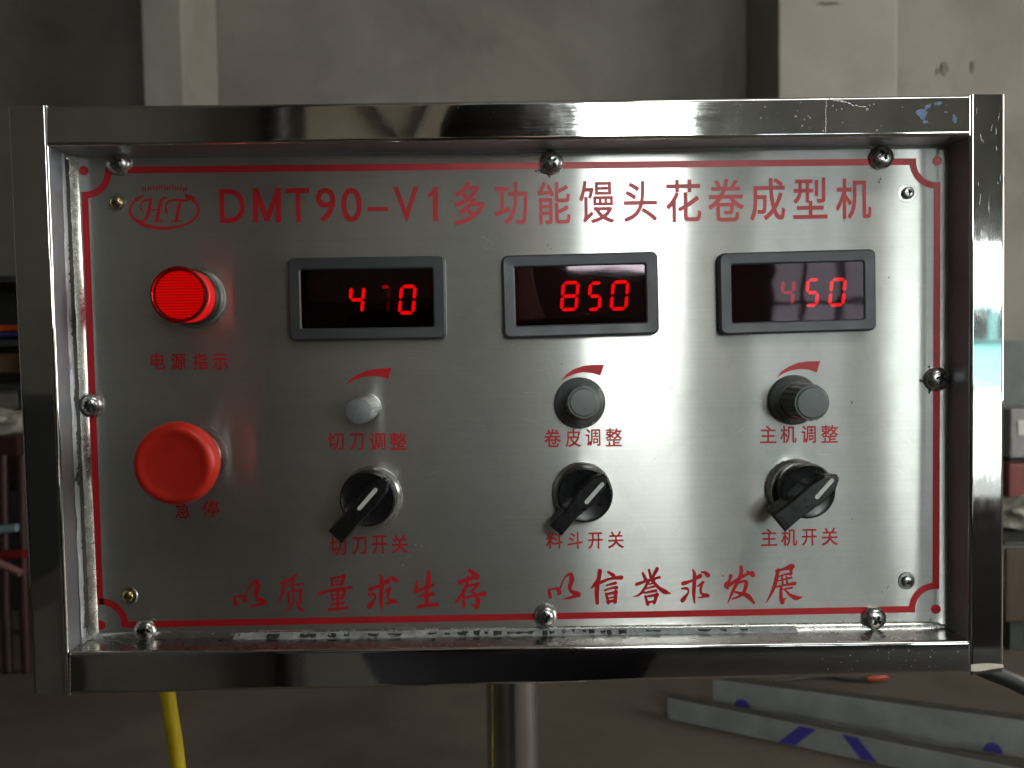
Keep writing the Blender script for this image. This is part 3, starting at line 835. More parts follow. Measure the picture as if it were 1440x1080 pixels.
LIANG = [[(1170, 185, 14), (1178, 262, 18)], [(1170, 182, 14), (1310, 165, 22)], [(1305, 172, 34), (1288, 248, 22)], [(1182, 222, 8), (1290, 210, 10)], [(1178, 262, 10), (1300, 245, 14)], [(1038, 358, 26), (1160, 318, 22), (1390, 288, 20)], [(1170, 335, 14), (1182, 425, 18)], [(1175, 335, 12), (1315, 318, 18)], [(1316, 322, 24), (1298, 410, 20)],
         [(1185, 378, 8), (1300, 365, 8)], [(1182, 422, 10), (1300, 405, 14)], [(1242, 320, 22), (1240, 530, 24)], [(1175, 478, 14), (1310, 460, 18)], [(1150, 535, 26), (1240, 528, 22), (1335, 518, 26)]]
SHENG = [[(622, 195, 14), (612, 285, 34)], [(612, 300, 24), (700, 262, 18), (772, 238, 26)], [(740, 105, 22), (738, 180, 36), (722, 300, 30), (722, 430, 30)], [(655, 348, 18), (775, 325, 28)], [(645, 455, 28), (730, 440, 26), (818, 432, 30)]]
CUN = [[(1165, 95, 30), (1215, 140, 46)], [(1065, 202, 34), (1150, 172, 26), (1235, 150, 26)], [(1140, 165, 26), (1105, 285, 24), (1018, 405, 20)], [(1092, 290, 18), (1096, 445, 26)], [(1135, 245, 14), (1232, 225, 26)], [(1230, 235, 26), (1180, 300, 16)], [(1180, 300, 20), (1238, 370, 30), (1228, 455, 30)], [(1228, 460, 22), (1175, 428, 8)], [(1125, 362, 14), (1200, 340, 18), (1295, 325, 34)]]
L1 = Z(320, 790, 8, [[((a / C * 1.05 + 770.5 - 760 - 10.55) * 8 * 1.0 + 0, 0, 0)] for a, b, c in []])
rows = [Z(760, 790, C, YI, dx=-442.5, dy=9.8, k=1.03, cx=770, cy=806), Z(320, 790, 8, ZHI), Z(320, 790, 8, LIANG), Z(940, 790, 7.2, QIU, dx=-440.5, dy=7, k=1.04, cx=960, cy=802), Z(500, 790, 7.2, SHENG), Z(500, 790, 7.2, CUN)]
ink = Ink(1.45)
for ch in rows:
    for st in ch: ink.stroke(st)
ink.build('slogan_lettering', M['red_ink'], plate)
rows = [Z(760, 790, C, YI), Z(760, 790, C, XIN), Z(760, 790, C, YU), Z(940, 790, 7.2, QIU), Z(940, 790, 7.2, FA), Z(940, 790, 7.2, ZHAN)]
ink = Ink(1.45)
for ch in rows:
    for st in ch: ink.stroke(st)
ink.build('slogan_lettering', M['red_ink'], plate)

# emblem: open oval with slanted letters and a tiny arched line above
ink = Ink()
cx, cy, ra, rb = 231.2, 295.5, 48.2, 25.5
def ell(a): return cx + ra * math.cos(R(a)), cy - rb * math.sin(R(a))
pts = []
for k in range(60):
    a = 129 + (360 - 129 + 40) * k / 59
    u, v = ell(a); wd = 2.6 + 2.2 * max(0, math.sin(R(a + 180))) * (0.5 + 0.5 * math.sin(R(a * 2)))
    if k < 4: wd = 1.5 + k
    pts.append((u, v, wd + .6))
ink.stroke(pts, curve=False)
ink.stroke([(270, 279, 6.5), (264.5, 277, 7), (262, 274, 3)])
E9 = lambda *q: [(160 + a / 9, 240 + b / 9, c / 9) for a, b, c in q]
for st in (((375, 520, 10), (345, 470, 18), (350, 410, 20), (400, 375, 22), (455, 375, 30)), ((470, 365, 26), (455, 470, 42), (425, 570, 42), (385, 640, 22), (340, 640, 30)), ((460, 500, 14), (540, 490, 14)), ((660, 345, 22), (605, 370, 36), (575, 480, 42), (555, 600, 42), (545, 640, 26)),
           ((520, 640, 14), (620, 640, 14)), ((665, 520, 36), (660, 460, 26), (680, 400, 22), (740, 372, 26), (850, 375, 30), (930, 380, 22)), ((850, 375, 26), (820, 480, 40), (800, 600, 40), (780, 640, 26)), ((720, 640, 14), (850, 640, 14))):
    ink.stroke(E9(*st))
for k in range(17):
    t = k / 16; u = 201 + 61 * t; v = 267 - 2.5 * math.sin(math.pi * t)
    hgt = 3.6
    ink.stroke([(u, v - hgt, 1.5), (u + random.uniform(-.4, .4), v + hgt * random.uniform(.5, 1), 1.5)], curve=False, cap=False)
    if k % 3 != 1: ink.stroke([(u, v - hgt + random.choice((0, 3, 6)), 1.3), (u + 3.2, v - hgt + random.choice((0, 3)), 1.3)], curve=False, cap=False)
ink.build('printed_emblem', M['red_ink'], plate)

# swelling arcs above the small knobs
for (ox, oy, A) in ((420, 500, [(235, 151), (262, 118), (300, 95), (350, 74), (410, 65), (470, 62), (455, 120), (420, 108), (370, 103), (320, 110), (280, 125)]),
                    (720, 500, [(247, 129), (275, 95), (310, 70), (360, 52), (410, 47), (467, 46), (447, 102), (410, 90), (360, 85), (320, 92), (280, 108)]),
                    (1020, 490, [(256, 152), (285, 115), (320, 92), (370, 72), (420, 65), (480, 64), (462, 122), (425, 108), (375, 104), (330, 112), (290, 128)])):
    ink = Ink(); ink.poly([(ox + a / 3.6, oy + b / 3.6) for a, b in A]); ink.build('printed_arc', M['red_ink'], plate)

# scratches, paint flecks and grime on the sheet
def specks(name, mt, items, lab):
    mb = MB()
    for (u, v, a, b, ang) in items:
        x, z = at(u, v, 0); n = 7; vs = []
        for k in range(n):
            t = 2 * math.pi * k / n; rr = random.uniform(.6, 1.2)
            p = Vector((a * rr * math.cos(t), b * rr * math.sin(t))); c, sn = math.cos(R(ang)), math.sin(R(ang))
            vs.append(P(x + p.x * c - p.y * sn, 0.07 + bend(x), z + p.x * sn + p.y * c))
        mb.add(vs, [tuple(range(n))])
    o = mb.build(name, mt, plate); o['kind'] = 'stuff'; o['label'] = lab
rnd = random.Random(11)
L1 = [(566 + k * 4 + rnd.uniform(-2, 2), 795 - k * 5 + rnd.uniform(-2, 2), rnd.uniform(.2, .55), rnd.uniform(.15, .3), rnd.uniform(30, 70)) for k in range(7)] + [(584, 766, .7, .4, 40), (593, 768, .6, .35, 60), (567, 795, .9, .4, 45)]
L1 += [(rnd.uniform(380, 720), rnd.uniform(300, 850), rnd.uniform(.1, .3), rnd.uniform(.06, .14), rnd.uniform(0, 180)) for k in range(60)]
L1 += [(688 + rnd.uniform(-12, 12), 338 + rnd.uniform(-10, 14), rnd.uniform(.15, .6), rnd.uniform(.08, .2), rnd.uniform(30, 80)) for k in range(18)]
L1 += [(rnd.uniform(560, 800), rnd.uniform(480, 700), rnd.uniform(2, 7), .05, rnd.uniform(-20, 20)) for k in range(10)] + [(rnd.uniform(900, 1300), rnd.uniform(260, 800), rnd.uniform(1, 4), .05, rnd.uniform(0, 180)) for k in range(14)]
L1 += [(548, 565, .5, .25, 50), (556, 568, .3, .2, 20), (562, 885, 3.5, .07, -22), (1070, 564, .5, .3, 20), (1062, 561, .3, .2, 20)]
specks('paint_flecks', mat('dry_white_fleck', (0.55, 0.56, 0.53), 0.7), L1, 'pale flecks and scratches')
L2 = [(1250, 390, .7, .4, 60), (1238, 252, 1.0, .6, 70), (1236, 256, .6, .8, 20), (770, 345, 1.0, .25, 30), (775, 350, .9, .2, 60), (790, 512, .4, .4, 0), (1248, 826, 1.2, .3, 60), (1240, 832, .8, .3, 110), (1308, 872, 1.2, .6, 70), (1186, 874, .8, .3, 80),
      (921, 645, .3, .3, 0), (1198, 730, .45, .3, 0), (690, 412, .3, .3, 0), (1187, 310, .3, .9, 0), (945, 545, .6, .3, 50)]
L2 += [(rnd.uniform(700, 1310), rnd.uniform(250, 850), rnd.uniform(.1, .3), rnd.uniform(.08, .2), rnd.uniform(0, 180)) for k in range(50)]
specks('grime_flecks', mat('dark_fleck', (0.10, 0.095, 0.085), 0.7), L2, 'dark flecks of grime')

def rail_specks(name, mt, items, lab):
    mb = MB()
    for (u, v, a, b, ang) in items:
        x, z = at(u, v, HR + .1); n = 9; vs = []
        for k in range(n):
            t = 2 * math.pi * k / n; rr = random.uniform(.55, 1.25); p = Vector((a * rr * math.cos(t), b * rr * math.sin(t))); c, sn = math.cos(R(ang)), math.sin(R(ang))
            vs.append(P(x + p.x * c - p.y * sn, HR + .16, z + p.x * sn + p.y * c))
        mb.add(vs, [tuple(range(n))])
    o = mb.build(name, mt, root); o['kind'] = 'stuff'; o['label'] = lab
rail_specks('rail_scratches', mat('bright_scratch', (0.62, 0.64, 0.66), 0.5, 0.5), [(1168 + k * 5.2, 139 + k * 1.3 + rnd.uniform(-1.5, 1.5), rnd.uniform(.5, 1.3), rnd.uniform(.12, .3), rnd.uniform(-30, 10)) for k in range(11)]
    + [(1161.5 + rnd.uniform(-.6, .6), 140 + k * 4.4, .12, .8, rnd.uniform(-8, 8)) for k in range(11)] + [(rnd.uniform(985, 1340), rnd.uniform(142, 184), rnd.uniform(.1, .35), rnd.uniform(.08, .25), rnd.uniform(0, 180)) for k in range(40)]
    + [(rnd.uniform(1372, 1408), rnd.uniform(150, 300), .09, rnd.uniform(.6, 2.5), rnd.uniform(-12, 12)) for k in range(14)] + [(rnd.uniform(1150, 1350), rnd.uniform(912, 944), rnd.uniform(.1, .4), rnd.uniform(.08, .3), rnd.uniform(0, 180)) for k in range(26)]
    + [(rnd.uniform(400, 800), rnd.uniform(150, 184), rnd.uniform(.1, .25), rnd.uniform(.08, .2), rnd.uniform(0, 180)) for k in range(14)], 'bright scratches and flecks on the frame')
rail_specks('film_residue', mat('pale_blue_film_residue', (0.10, 0.14, 0.22), 0.35, 0.4, var=.4, vs=300), [(1296, 160, 2.6, 3.6, 15), (1305, 150, 2.2, 1.2, 40), (1318, 146, 2.4, 1.0, 10), (1300, 172, 1.6, 1.0, 0), (1342, 168, 1.2, 2.4, 10), (1330, 158, .8, .6, 0)], 'bluish remains of protective film')

# ---------------------------------------------------------------- screws
def screw_mesh(r, hgt, mt, cross):
    bm = bmesh.new(); n = 40; prof = [(r, 0), (r, 0.5)]
    for k in range(1, 12):
        a = k / 11 * math.pi / 2; prof.append((r * math.cos(a) ** 0.85 if k < 11 else 0, 0.5 + (hgt - .5) * math.sin(a)))
    vs = []
    rows = []
    for (rr, h) in prof[:-1]:
        rows.append([bm.verts.new((rr * MM * math.cos(2 * math.pi * k / n), rr * MM * math.sin(2 * math.pi * k / n), h * MM)) for k in range(n)])
    top = bm.verts.new((0, 0, prof[-1][1] * MM))
    for a, b in zip(rows, rows[1:]):
        for k in range(n): bm.faces.new((a[k], a[(k + 1) % n], b[(k + 1) % n], b[k]))
    for k in range(n): bm.faces.new((rows[-1][k], rows[-1][(k + 1) % n], top))
    bm.faces.new(rows[0][::-1])
    me = bpy.data.meshes.new('s'); bm.to_mesh(me); bm.free()
    o = bpy.data.objects.new('s', me); COL.objects.link(o)
    # cross recess
    cb = bmesh.new(); a = cross; b = cross * 0.30
    out = [(b, a), (b, b), (a, b), (a, -b), (b, -b), (b, -a), (-b, -a), (-b, -b), (-a, -b), (-a, b), (-b, b), (-b, a)]
    lo = [cb.verts.new((x * .45 * MM, y * .45 * MM, (hgt - 2.6) * MM)) for x, y in out]
    hi = [cb.verts.new((x * 1.1 * MM, y * 1.1 * MM, (hgt + 1) * MM)) for x, y in out]
    cb.faces.new(lo); cb.faces.new(hi[::-1])
    for k in range(12): cb.faces.new((lo[k], hi[k], hi[(k + 1) % 12], lo[(k + 1) % 12]))
    bmesh.ops.recalc_face_normals(cb, faces=cb.faces[:])
    mc = bpy.data.meshes.new('c'); cb.to_mesh(mc); cb.free()
    oc = bpy.data.objects.new('c', mc); COL.objects.link(oc)
    md = o.modifiers.new('b', 'BOOLEAN'); md.object = oc; md.operation = 'DIFFERENCE'; md.solver = 'EXACT'
    dg = bpy.context.evaluated_depsgraph_get(); dg.update()
    me2 = bpy.data.meshes.new_from_object(o.evaluated_get(dg))
    bpy.data.objects.remove(o); bpy.data.objects.remove(oc)
    me2.materials.clear(); me2.materials.append(mt); me2.materials.append(M['slot'])
    for p in me2.polygons:
        rr = math.hypot(p.center.x, p.center.y) / MM; hh = p.center.z / MM
        dome = 0.5 + (hgt - .5) * math.sin(math.acos(min(1, (rr / r)) ** (1 / 0.85))) if rr < r else 0
        if rr < cross * 1.15 and hh < dome - 0.22: p.material_index = 1
    me2.polygons.foreach_set('use_smooth', [True] * len(me2.polygons))
    me2.set_sharp_from_angle(angle=R(35))
    return me2

big = screw_mesh(6.2, 4.4, M['chrome'], 3.1)
small = screw_mesh(3.0, 1.5, M['nickel'], 1.6)
small_y = screw_mesh(3.1, 1.7, M['yellow_tint'], 1.6)
BIG = [(164, 228, 20), (776, 227, 40), (1242, 220, 25), (1320, 533, 75), (124.5, 570, 10), (201.5, 889, 55), (767.5, 868, 15), (1231.5, 871, 60)]
for u, v, sp in BIG:
    Mx = face(u, v, 2.2, sp, (random.uniform(-7, 7), random.uniform(-7, 7)))
    Mx.translation = P(*(lambda q: (q[0], 0.15 + bend(q[0]), q[1]))(at(u, v, 2.82)))
    o = link('screw', big, root); o.matrix_local = Matrix.Translation(-wloc(root)) @ Mx
wash = MB(); wash.lathe([(0, 0.1), (4.6, 0.1), (4.7, 0.3), (4.4, 0.75), (3.0, 0.8), (0, .8)], Matrix.Identity(4), 36)
wme = wash.build('washer', M['nickel']).data; bpy.data.objects.remove(bpy.data.objects['washer'])
for u, v, sp, y in ((163, 285, 30, 1), (1277.5, 271, 10, 0), (179, 839, 50, 1), (1277.5, 818, 30, 0)):
    p = P(*(lambda q: (q[0], 0.9 + bend(q[0]), q[1]))(at(u, v, 1.5)))
    Mx = face(u, v, 0, sp, (random.uniform(-5, 5), random.uniform(-5, 5))); Mx.translation = p
    o = link('small_screw', small_y if y else small, root); o.matrix_local = Matrix.Translation(-wloc(root)) @ Mx
    if y: o['label'] = 'yellowish small screw'
    q = link('washer', wme, o); q.matrix_local = Matrix.Translation((0, 0, -0.0013 + .0004))
# burrs of swarf round some screws
def burr(u, v, pts):
    mb = MB()
    for (du, dv, r) in pts:
        x, z = at(u + du, v + dv, 0.4); bm = bmesh.new(); bmesh.ops.create_icosphere(bm, subdivisions=1, radius=r * MM)
        for q in bm.verts: q.co *= 1 + .5 * noise.noise(q.co * 3000 + Vector((du, dv, 0)))
        mb.bm(bm, Matrix.Translation(P(x, 0.25, z)) @ Matrix.Scale(0.6, 4, (0, 1, 0)))
    o = mb.build('swarf_burr', M['recess'], root); o['kind'] = 'stuff'
burr(776, 227, [(-22, 13, .6), (-18, 12, .7), (-14, 14, 1.0), (-11, 15, 1.0), (-7, 16, .8), (-4, 20, .7), (-3, 22, .5)])
burr(1320, 533, [(-25, 2, .8), (-22, 3, .7), (-12, 16, .9), (-13, 19, .6), (-13, -17, .7)])
burr(1242, 220, [(-11, -24, .4), (-10, -28, .3), (9, -24, .5), (8, -29, .4)])
burr(163, 285, [(-8, -5, .5), (8, 4, .4)])

# ---------------------------------------------------------------- displays
def rrect(x0, x1, z0, z1, r, n=5):
    out = []
    for cx, cz, a0 in ((x1 - r, z1 - r, 0), (x0 + r, z1 - r, 90), (x0 + r, z0 + r, 180), (x1 - r, z0 + r, 270)):
        for k in range(n + 1):
            a = R(a0 + 90 * k / n); out.append((cx + r * math.cos(a), cz + r * math.sin(a)))
    return out

SEG = {'0': 'abcdef', '4': 'bcfg', '5': 'acdfg', '7': 'abc', '8': 'abcdefg', '3': 'abcdg'}
def digit_mesh(Mx, x0, y0, wd, ht, segs, mb, slant=0.10, t=1.75):
    g = 0.28
    X = lambda x, y: (x0 + x + slant * y, y0 + y)
    def hs(y):
        p = [(t * .5 + g, y), (t + g, y + t / 2), (wd - t - g, y + t / 2), (wd - t * .5 - g, y), (wd - t - g, y - t / 2), (t + g, y - t / 2)]
        mb.prism([X(*q) for q in p], Mx, 0, .3)
    def vs_(x, ya, yb):
        p = [(x, ya + g), (x + t / 2, ya + t / 2 + g), (x + t / 2, yb - t / 2 - g), (x, yb - g), (x - t / 2, yb - t / 2 - g), (x - t / 2, ya + t / 2 + g)]
        mb.prism([X(*q) for q in p], Mx, 0, .3)
    h2 = ht / 2; a = t / 2
    for s in segs:
        if s == 'a': hs(ht - a)
        if s == 'g': hs(h2)
        if s == 'd': hs(a)
        if s == 'b': vs_(wd - a, h2, ht - a)
        if s == 'c': vs_(wd - a, a, h2)
        if s == 'f': vs_(a, h2, ht - a)
        if s == 'e': vs_(a, a, h2)

def meter(px, spin, digs, tilt, label, winoff):
    (uL, vT), (uR, vB) = px
    h = 5.0
    x, z = at((uL + uR) / 2, (vT + vB) / 2, h)
    W = at(uR, (vT + vB) / 2, h)[0] - at(uL, (vT + vB) / 2, h)[0]; H = at((uL + uR) / 2, vT, h)[1] - at((uL + uR) / 2, vB, h)[1]
    Mx = faceM(x, 0, z, spin)
    ww, wh = W - 12.6, H - 12.2      # window opening
    mb = MB(); n = 24
    o = rrect(-W / 2, W / 2, -H / 2, H / 2, 3.2)
    o2 = rrect(-W / 2 + 1.0, W / 2 - 1.0, -H / 2 + 1.0, H / 2 - 1.0, 2.6)
    i1 = rrect(-ww / 2 - .7, ww / 2 + .7, -wh / 2 - .7, wh / 2 + .7, 1.4)
    i2 = rrect(-ww / 2, ww / 2, -wh / 2, wh / 2, 1.0)
    loops = [(o, 0.05), (o, 3.9), (o2, 5.0), (i1, 4.75), (i2, 4.1), (i2, 1.0)]
    vs = [Mx @ (Vector((a, b, hh)) * MM) for lp, hh in loops for a, b in lp]
    fs = [(l * n + k, l * n + (k + 1) % n, (l + 1) * n + (k + 1) % n, (l + 1) * n + k) for l in range(len(loops) - 1) for k in range(n)]
    mb.add(vs, fs); body = mb.build('number_display', M['bezel'], root); body['label'] = label
    mb = MB(); mb.prism(i2, Mx, 0.3, 0.9); mb.build('display_back', M['pcb'], body)
    Mt = faceM(x, 3.6, z, spin, tilt)
    mb = MB(); mb.prism([(a * .997, b * .995) for a, b in i2], Mt, -0.5, 0.1); mb.build('display_window', M['lens'], body)
    for (ch, mtn, u0, v0, u1, v1, segs) in digs:
        hd = 1.0
        xa, _ = at(u0, (v0 + v1) / 2, hd); xb, _ = at(u1, (v0 + v1) / 2, hd); _, za = at(u0, v1, hd); _, zb = at(u0, v0, hd)
        ht = zb - za; sl = 0.11; wd = (xb - xa) - sl * ht
        Md = faceM(xa, hd, za, spin)
        mb = MB(); digit_mesh(Md, 0, 0, wd, ht, segs or SEG[ch], mb, sl); mb.build('digit', M[mtn], body)

meter(((405, 361), (627, 478)), 0.0, [('4', 'seg', 488, 401.5, 515, 442, None), ('7', 'seg_dim', 530, 401, 551, 442, 'a'), ('7', 'seg_faint', 530, 401, 551, 442, 'bc'), ('0', 'seg', 558.5, 400.5, 587, 442.5, None)], (0.0, 0.0),
      'leftmost display, reading 4 and 0 with a faint middle digit', 0)
meter(((707, 356.2), (926.5, 472.8)), 0.8, [('8', 'seg', 786.5, 395.5, 816.5, 438, None), ('5', 'seg', 824.5, 396, 849, 437.5, None), ('0', 'seg', 856.5, 394.5, 886.5, 437, None)], (-0.6, 0.8), 'middle display, reading 850', 0)
meter(((1012, 352.7), (1233, 468)), 0.8, [('4', 'seg_dim', 1095.5, 392, 1120, 431.5, None), ('5', 'seg', 1130.5, 391.5, 1154.5, 432, None), ('0', 'seg', 1164, 391, 1191.5, 431.5, None)], (0.5, -0.8), 'rightmost display, reading 450', 0)

# ---------------------------------------------------------------- power lamp
base = at(275.5, 419, 0)
Mx = faceM(base[0], 0, base[1], 0)
mb = MB(); mb.lathe([(15.2, 0.1), (15.2, 2.0), (14.6, 3.2), (13.6, 3.6), (0, 3.6)], Mx); lamp = mb.build('power_lamp', M['nickel'], root); lamp['label'] = 'lit red round lamp over the caption'
mb = MB(); mb.lathe([(13.7, 3.7), (13.7, 7.5), (13.3, 8.0), (0, 8.0)], Mx); mb.build('lamp_ring', M['neck'], lamp)
mb = MB(); mb.lathe([(12.7, 8.1), (12.7, 17.2), (0, 17.2)], Mx); mb.build('lamp_side', M['lamp_side'], lamp)
mb = MB(); mb.lathe([(12.9, 17.3), (12.9, 19.3), (0, 19.3)], Mx); mb.build('lamp_rim', M['lamp_rim'], lamp)
mb = MB(); mb.lathe([(0, 19.5), (11.5, 19.5), (11.5, 19.8), (0, 20.4)], Mx); mb.build('lamp_glow', M['lamp_core'], lamp)
mb = MB(); mb.lathe([(13.4, 8.1), (13.55, 14), (13.7, 20.8), (13.2, 21.7), (12.3, 22.0), (11.9, 21.4), (11.9, 21.0), (0, 21.2)], Mx); mb.build('lamp_cap', M['lamp_cap'], lamp)

# ---------------------------------------------------------------- emergency stop
base = at(281, 640, 0); Mx = faceM(base[0], 0, base[1], 0)
mb = MB(); mb.lathe([(14.5, 0.1), (14.5, 2.82), (13.4, 3.2), (12.0, 3.4), (12.0, 12), (0, 12)], Mx); es = mb.build('stop_button', M['nickel'], root); es['label'] = 'orange-red mushroom push button'
mb = MB(); mb.lathe([(11.0, 12.1), (11.0, 22), (0, 22)], Mx); mb.build('button_neck', M['neck'], es)
Mh = faceM(base[0], 0, base[1], 0, (0.8, -0.6))
mb = MB(); mb.lathe([(9.5, 19.5), (15.5, 20.5), (19.0, 22.5), (19.75, 25.5), (19.6, 28.3), (18.9, 30.6), (17.6, 31.9), (16.4, 32.2), (15.2, 32.1), (14.0, 31.7), (12.5, 31.45), (7, 31.4), (0, 31.4)], Mh, 72); mb.build('button_cap', M['estop'], es)

# ---------------------------------------------------------------- selector switches
def selector(bu, bv, du, dv, line, LL, UR, wLL, wUR, label, tilt=(0, 0)):
    b = at(bu, bv, 0); Mx = faceM(b[0], 0, b[1], 0)
    mb = MB(); mb.lathe([(15.0, 0.1), (15.0, 2.82), (14.6, 3.4), (13.6, 4.4), (0, 4.4)], Mx, 56, rfun=lambda r, h, a: r + (0.18 * math.cos(28 * a) if h < 3 and r > 14.8 else 0))
    s = mb.build('selector_switch', M['nickel'], root); s['label'] = label
    d = at(du, dv, 13.0); Md = faceM(d[0], 0, d[1], 0, tilt)
    mb = MB(); mb.lathe([(13.2, 4.5), (13.8, 5.5), (14.1, 11.2), (13.7, 12.6), (12.9, 13.1), (11.4, 12.4), (0, 12.2)], Md, 56); mb.build('knob_disc', M['black'], s)
    # handle: a waisted bar standing on the disc, its top 24 mm above the plate
    ht = 22.5
    A = Vector(at(*LL, ht)); B = Vector(at(*UR, ht)); c = (A + B) / 2; dd = (B - A); L = dd.length; dd.normalize(); nn = Vector((-dd.y, dd.x))
    def ring(h, k, wk):
        pts = [(-L / 2, wLL / 2), (-L / 2 + 1.2, wLL / 2 + .15), (-L * .18, wLL * .46), (L * .12, wUR * .52), (L * .36, wUR * .42), (L / 2, 0.9), (L / 2, -0.9), (L * .36, -wUR * .42), (L * .12, -wUR * .52), (-L * .18, -wLL * .46), (-L / 2 + 1.2, -wLL / 2 - .15), (-L / 2, -wLL / 2)]
        out = []
        for a, bb in pts:
            q = c + dd * a * k + nn * bb * wk
            out.append(P(q.x, h, q.y))
        return out
    rings = [ring(12.0, .93, 1.12), ring(16, .955, 1.06), ring(ht - 1.6, .985, 1.0), ring(ht - .5, .975, .93), ring(ht, .94, .80)]
    mb = MB(); n = 12; vs = [p for r_ in rings for p in r_]
    fs = [(l * n + k, l * n + (k + 1) % n, (l + 1) * n + (k + 1) % n, (l + 1) * n + k) for l in range(4) for k in range(n)] + [tuple(range(n))[::-1], tuple(4 * n + k for k in range(n))]
    mb.add(vs, fs); mb.build('knob_handle', M['black'], s)
    A = Vector(at(line[0], line[1], ht)); B = Vector(at(line[2], line[3], ht)); dd = (B - A).normalized(); nn = Vector((-dd.y, dd.x)); wv = 1.0
    pts = []
    for q, a0 in ((B, -90), (A, 90)):
        for k in range(7):
            a = R(a0 + 30 * k); pts.append(q + dd * math.cos(a) * wv + nn * math.sin(a) * wv)
    mb = MB(); vs = [P(q.x, hh, q.y) for hh in (ht - .2, ht + .12) for q in pts]; n = len(pts)
    mb.add(vs, [tuple(range(n))[::-1], tuple(range(n, 2 * n))] + [(k, (k + 1) % n, n + (k + 1) % n, n + k) for k in range(n)]); mb.build('pointer_line', M['white_mark'], s)

selector(524, 696, 516.5, 702, (505.5, 715, 528, 689), (470, 757), (545, 674), 9.0, 9.6, 'left selector, knob turned to the upper right')
selector(818, 690, 823, 696.5, (825, 706, 847, 681), (781, 748), (853, 668), 7.6, 10.0, 'middle selector, knob turned to the upper right')
selector(1117, 685, 1137, 691, (1149, 699, 1170, 675.5), (1095, 737), (1181, 669), 10.6, 11.0, 'right selector, its long tip reaching past the disc')

# ---------------------------------------------------------------- small adjusting knobs
def flute(nf, amp, h0):
    return lambda r, h, a: r - (amp * (0.5 + 0.5 * math.cos(nf * a)) if h > h0 and r > 6 else 0)
# left: bare shaft knob
b = at(516, 573, 0); Mx = faceM(b[0], 0, b[1], 0)
mb = MB(); mb.lathe([(7.4, 0.1), (7.4, 1.4), (6.4, 1.6), (0, 1.6)], Mx, 40); k1 = mb.build('adjusting_knob', M['nickel'], root); k1['label'] = 'small pale knob without a skirt'
Mk = faceM(b[0], 0, b[1], 0, (0.5, -1.0))
mb = MB(); mb.lathe([(6.7, 1.7), (6.9, 3), (6.7, 21.5), (6.4, 22.2), (0, 22.2)], Mk, 72, rfun=flute(24, 0.35, 2)); mb.build('knob_shaft', M['nickel'], k1)
mb = MB(); mb.lathe([(6.1, 22.25), (6.1, 22.7), (5.6, 23.1), (0, 23.2)], Mk, 40); mb.build('knob_cap', M['light_cap'], k1)
def pot(bu, bv, cu, cv, rs, rc, label, marks, hgt=23.0):
    b = at(bu, bv, 2.5); Mx = faceM(b[0], 0, b[1], 0)
    mb = MB(); mb.lathe([(rs, 0.3), (rs, 2.4), (rs - .5, 3.6), (rs - 1.6, 4.6), (rc + .8, 6.2), (rc + .2, 7.5), (0, 7.5)], Mx, 64); k = mb.build('adjusting_knob', M['grey_knob'], root); k['label'] = label
    c = at(cu, cv, hgt); dx, dz = c[0] - b[0], c[1] - b[1]
    ti = (-math.degrees(math.atan2(dz, hgt)) * 1, math.degrees(math.atan2(dx, hgt)))
    Mk = faceM(b[0], 0, b[1], 0, (ti[0], ti[1]))
    mb = MB(); mb.lathe([(rc, 6), (rc, 7.6), (rc - .1, hgt - 2.0), (rc - .8, hgt - .8), (0, hgt - .7)], Mk, 108, rfun=lambda r, h, a: r - (0.4 * (0.5 + 0.5 * math.cos(18 * a)) if 7 < h < hgt - 1 and r > 5 else 0)); mb.build('knob_grip', M['grey_knob'], k)
    mb = MB(); mb.lathe([(rc - 1.5, hgt - .75), (rc - 1.5, hgt - .5), (rc - 2.1, hgt), (0, hgt + .15)], Mk, 48); mb.build('knob_cap', M['grey_knob'], k)
    if marks:
        mb = MB()
        for a in marks:
            Mm = Mx @ Matrix.Rotation(R(a), 4, 'Z')
            vs = [Mm @ (Vector(q) * MM) for q in ((rs - 3.4, -.45, 5.32), (rs - .9, -.45, 4.15), (rs - .9, .45, 4.15), (rs - 3.4, .45, 5.32))]
            mb.add(vs, [(0, 1, 2, 3)])
        mb.build('knob_mark', M['white_mark'], k)
pot(815.6, 566.5, 821, 566, 13.0, 8.4, 'middle knob on a wide round skirt', (33, -58))
pot(1117, 562.5, 1143, 566.5, 12.8, 9.2, 'right fluted knob on a wide round skirt', None, 25.0)

# ---------------------------------------------------------------- post
px, _ = at(720, 1000, -45)
mb = MB()
mb.lathe([(14.8, 0.0), (14.8, 1130)], Matrix.Translation((px * MM, 0.045, 0.02)), 48)
post = mb.build('post', mirror_steel('polished_post', False, 0.68, 0.20), root)
post['label'] = 'round steel post below the box'
mb = MB(); mb.lathe([(150, 0), (150, 9), (146, 12), (0, 12)], Matrix.Translation((px * MM, 0.045, 0.008)), 40); mb.build('base_plate', M['nickel'], root)

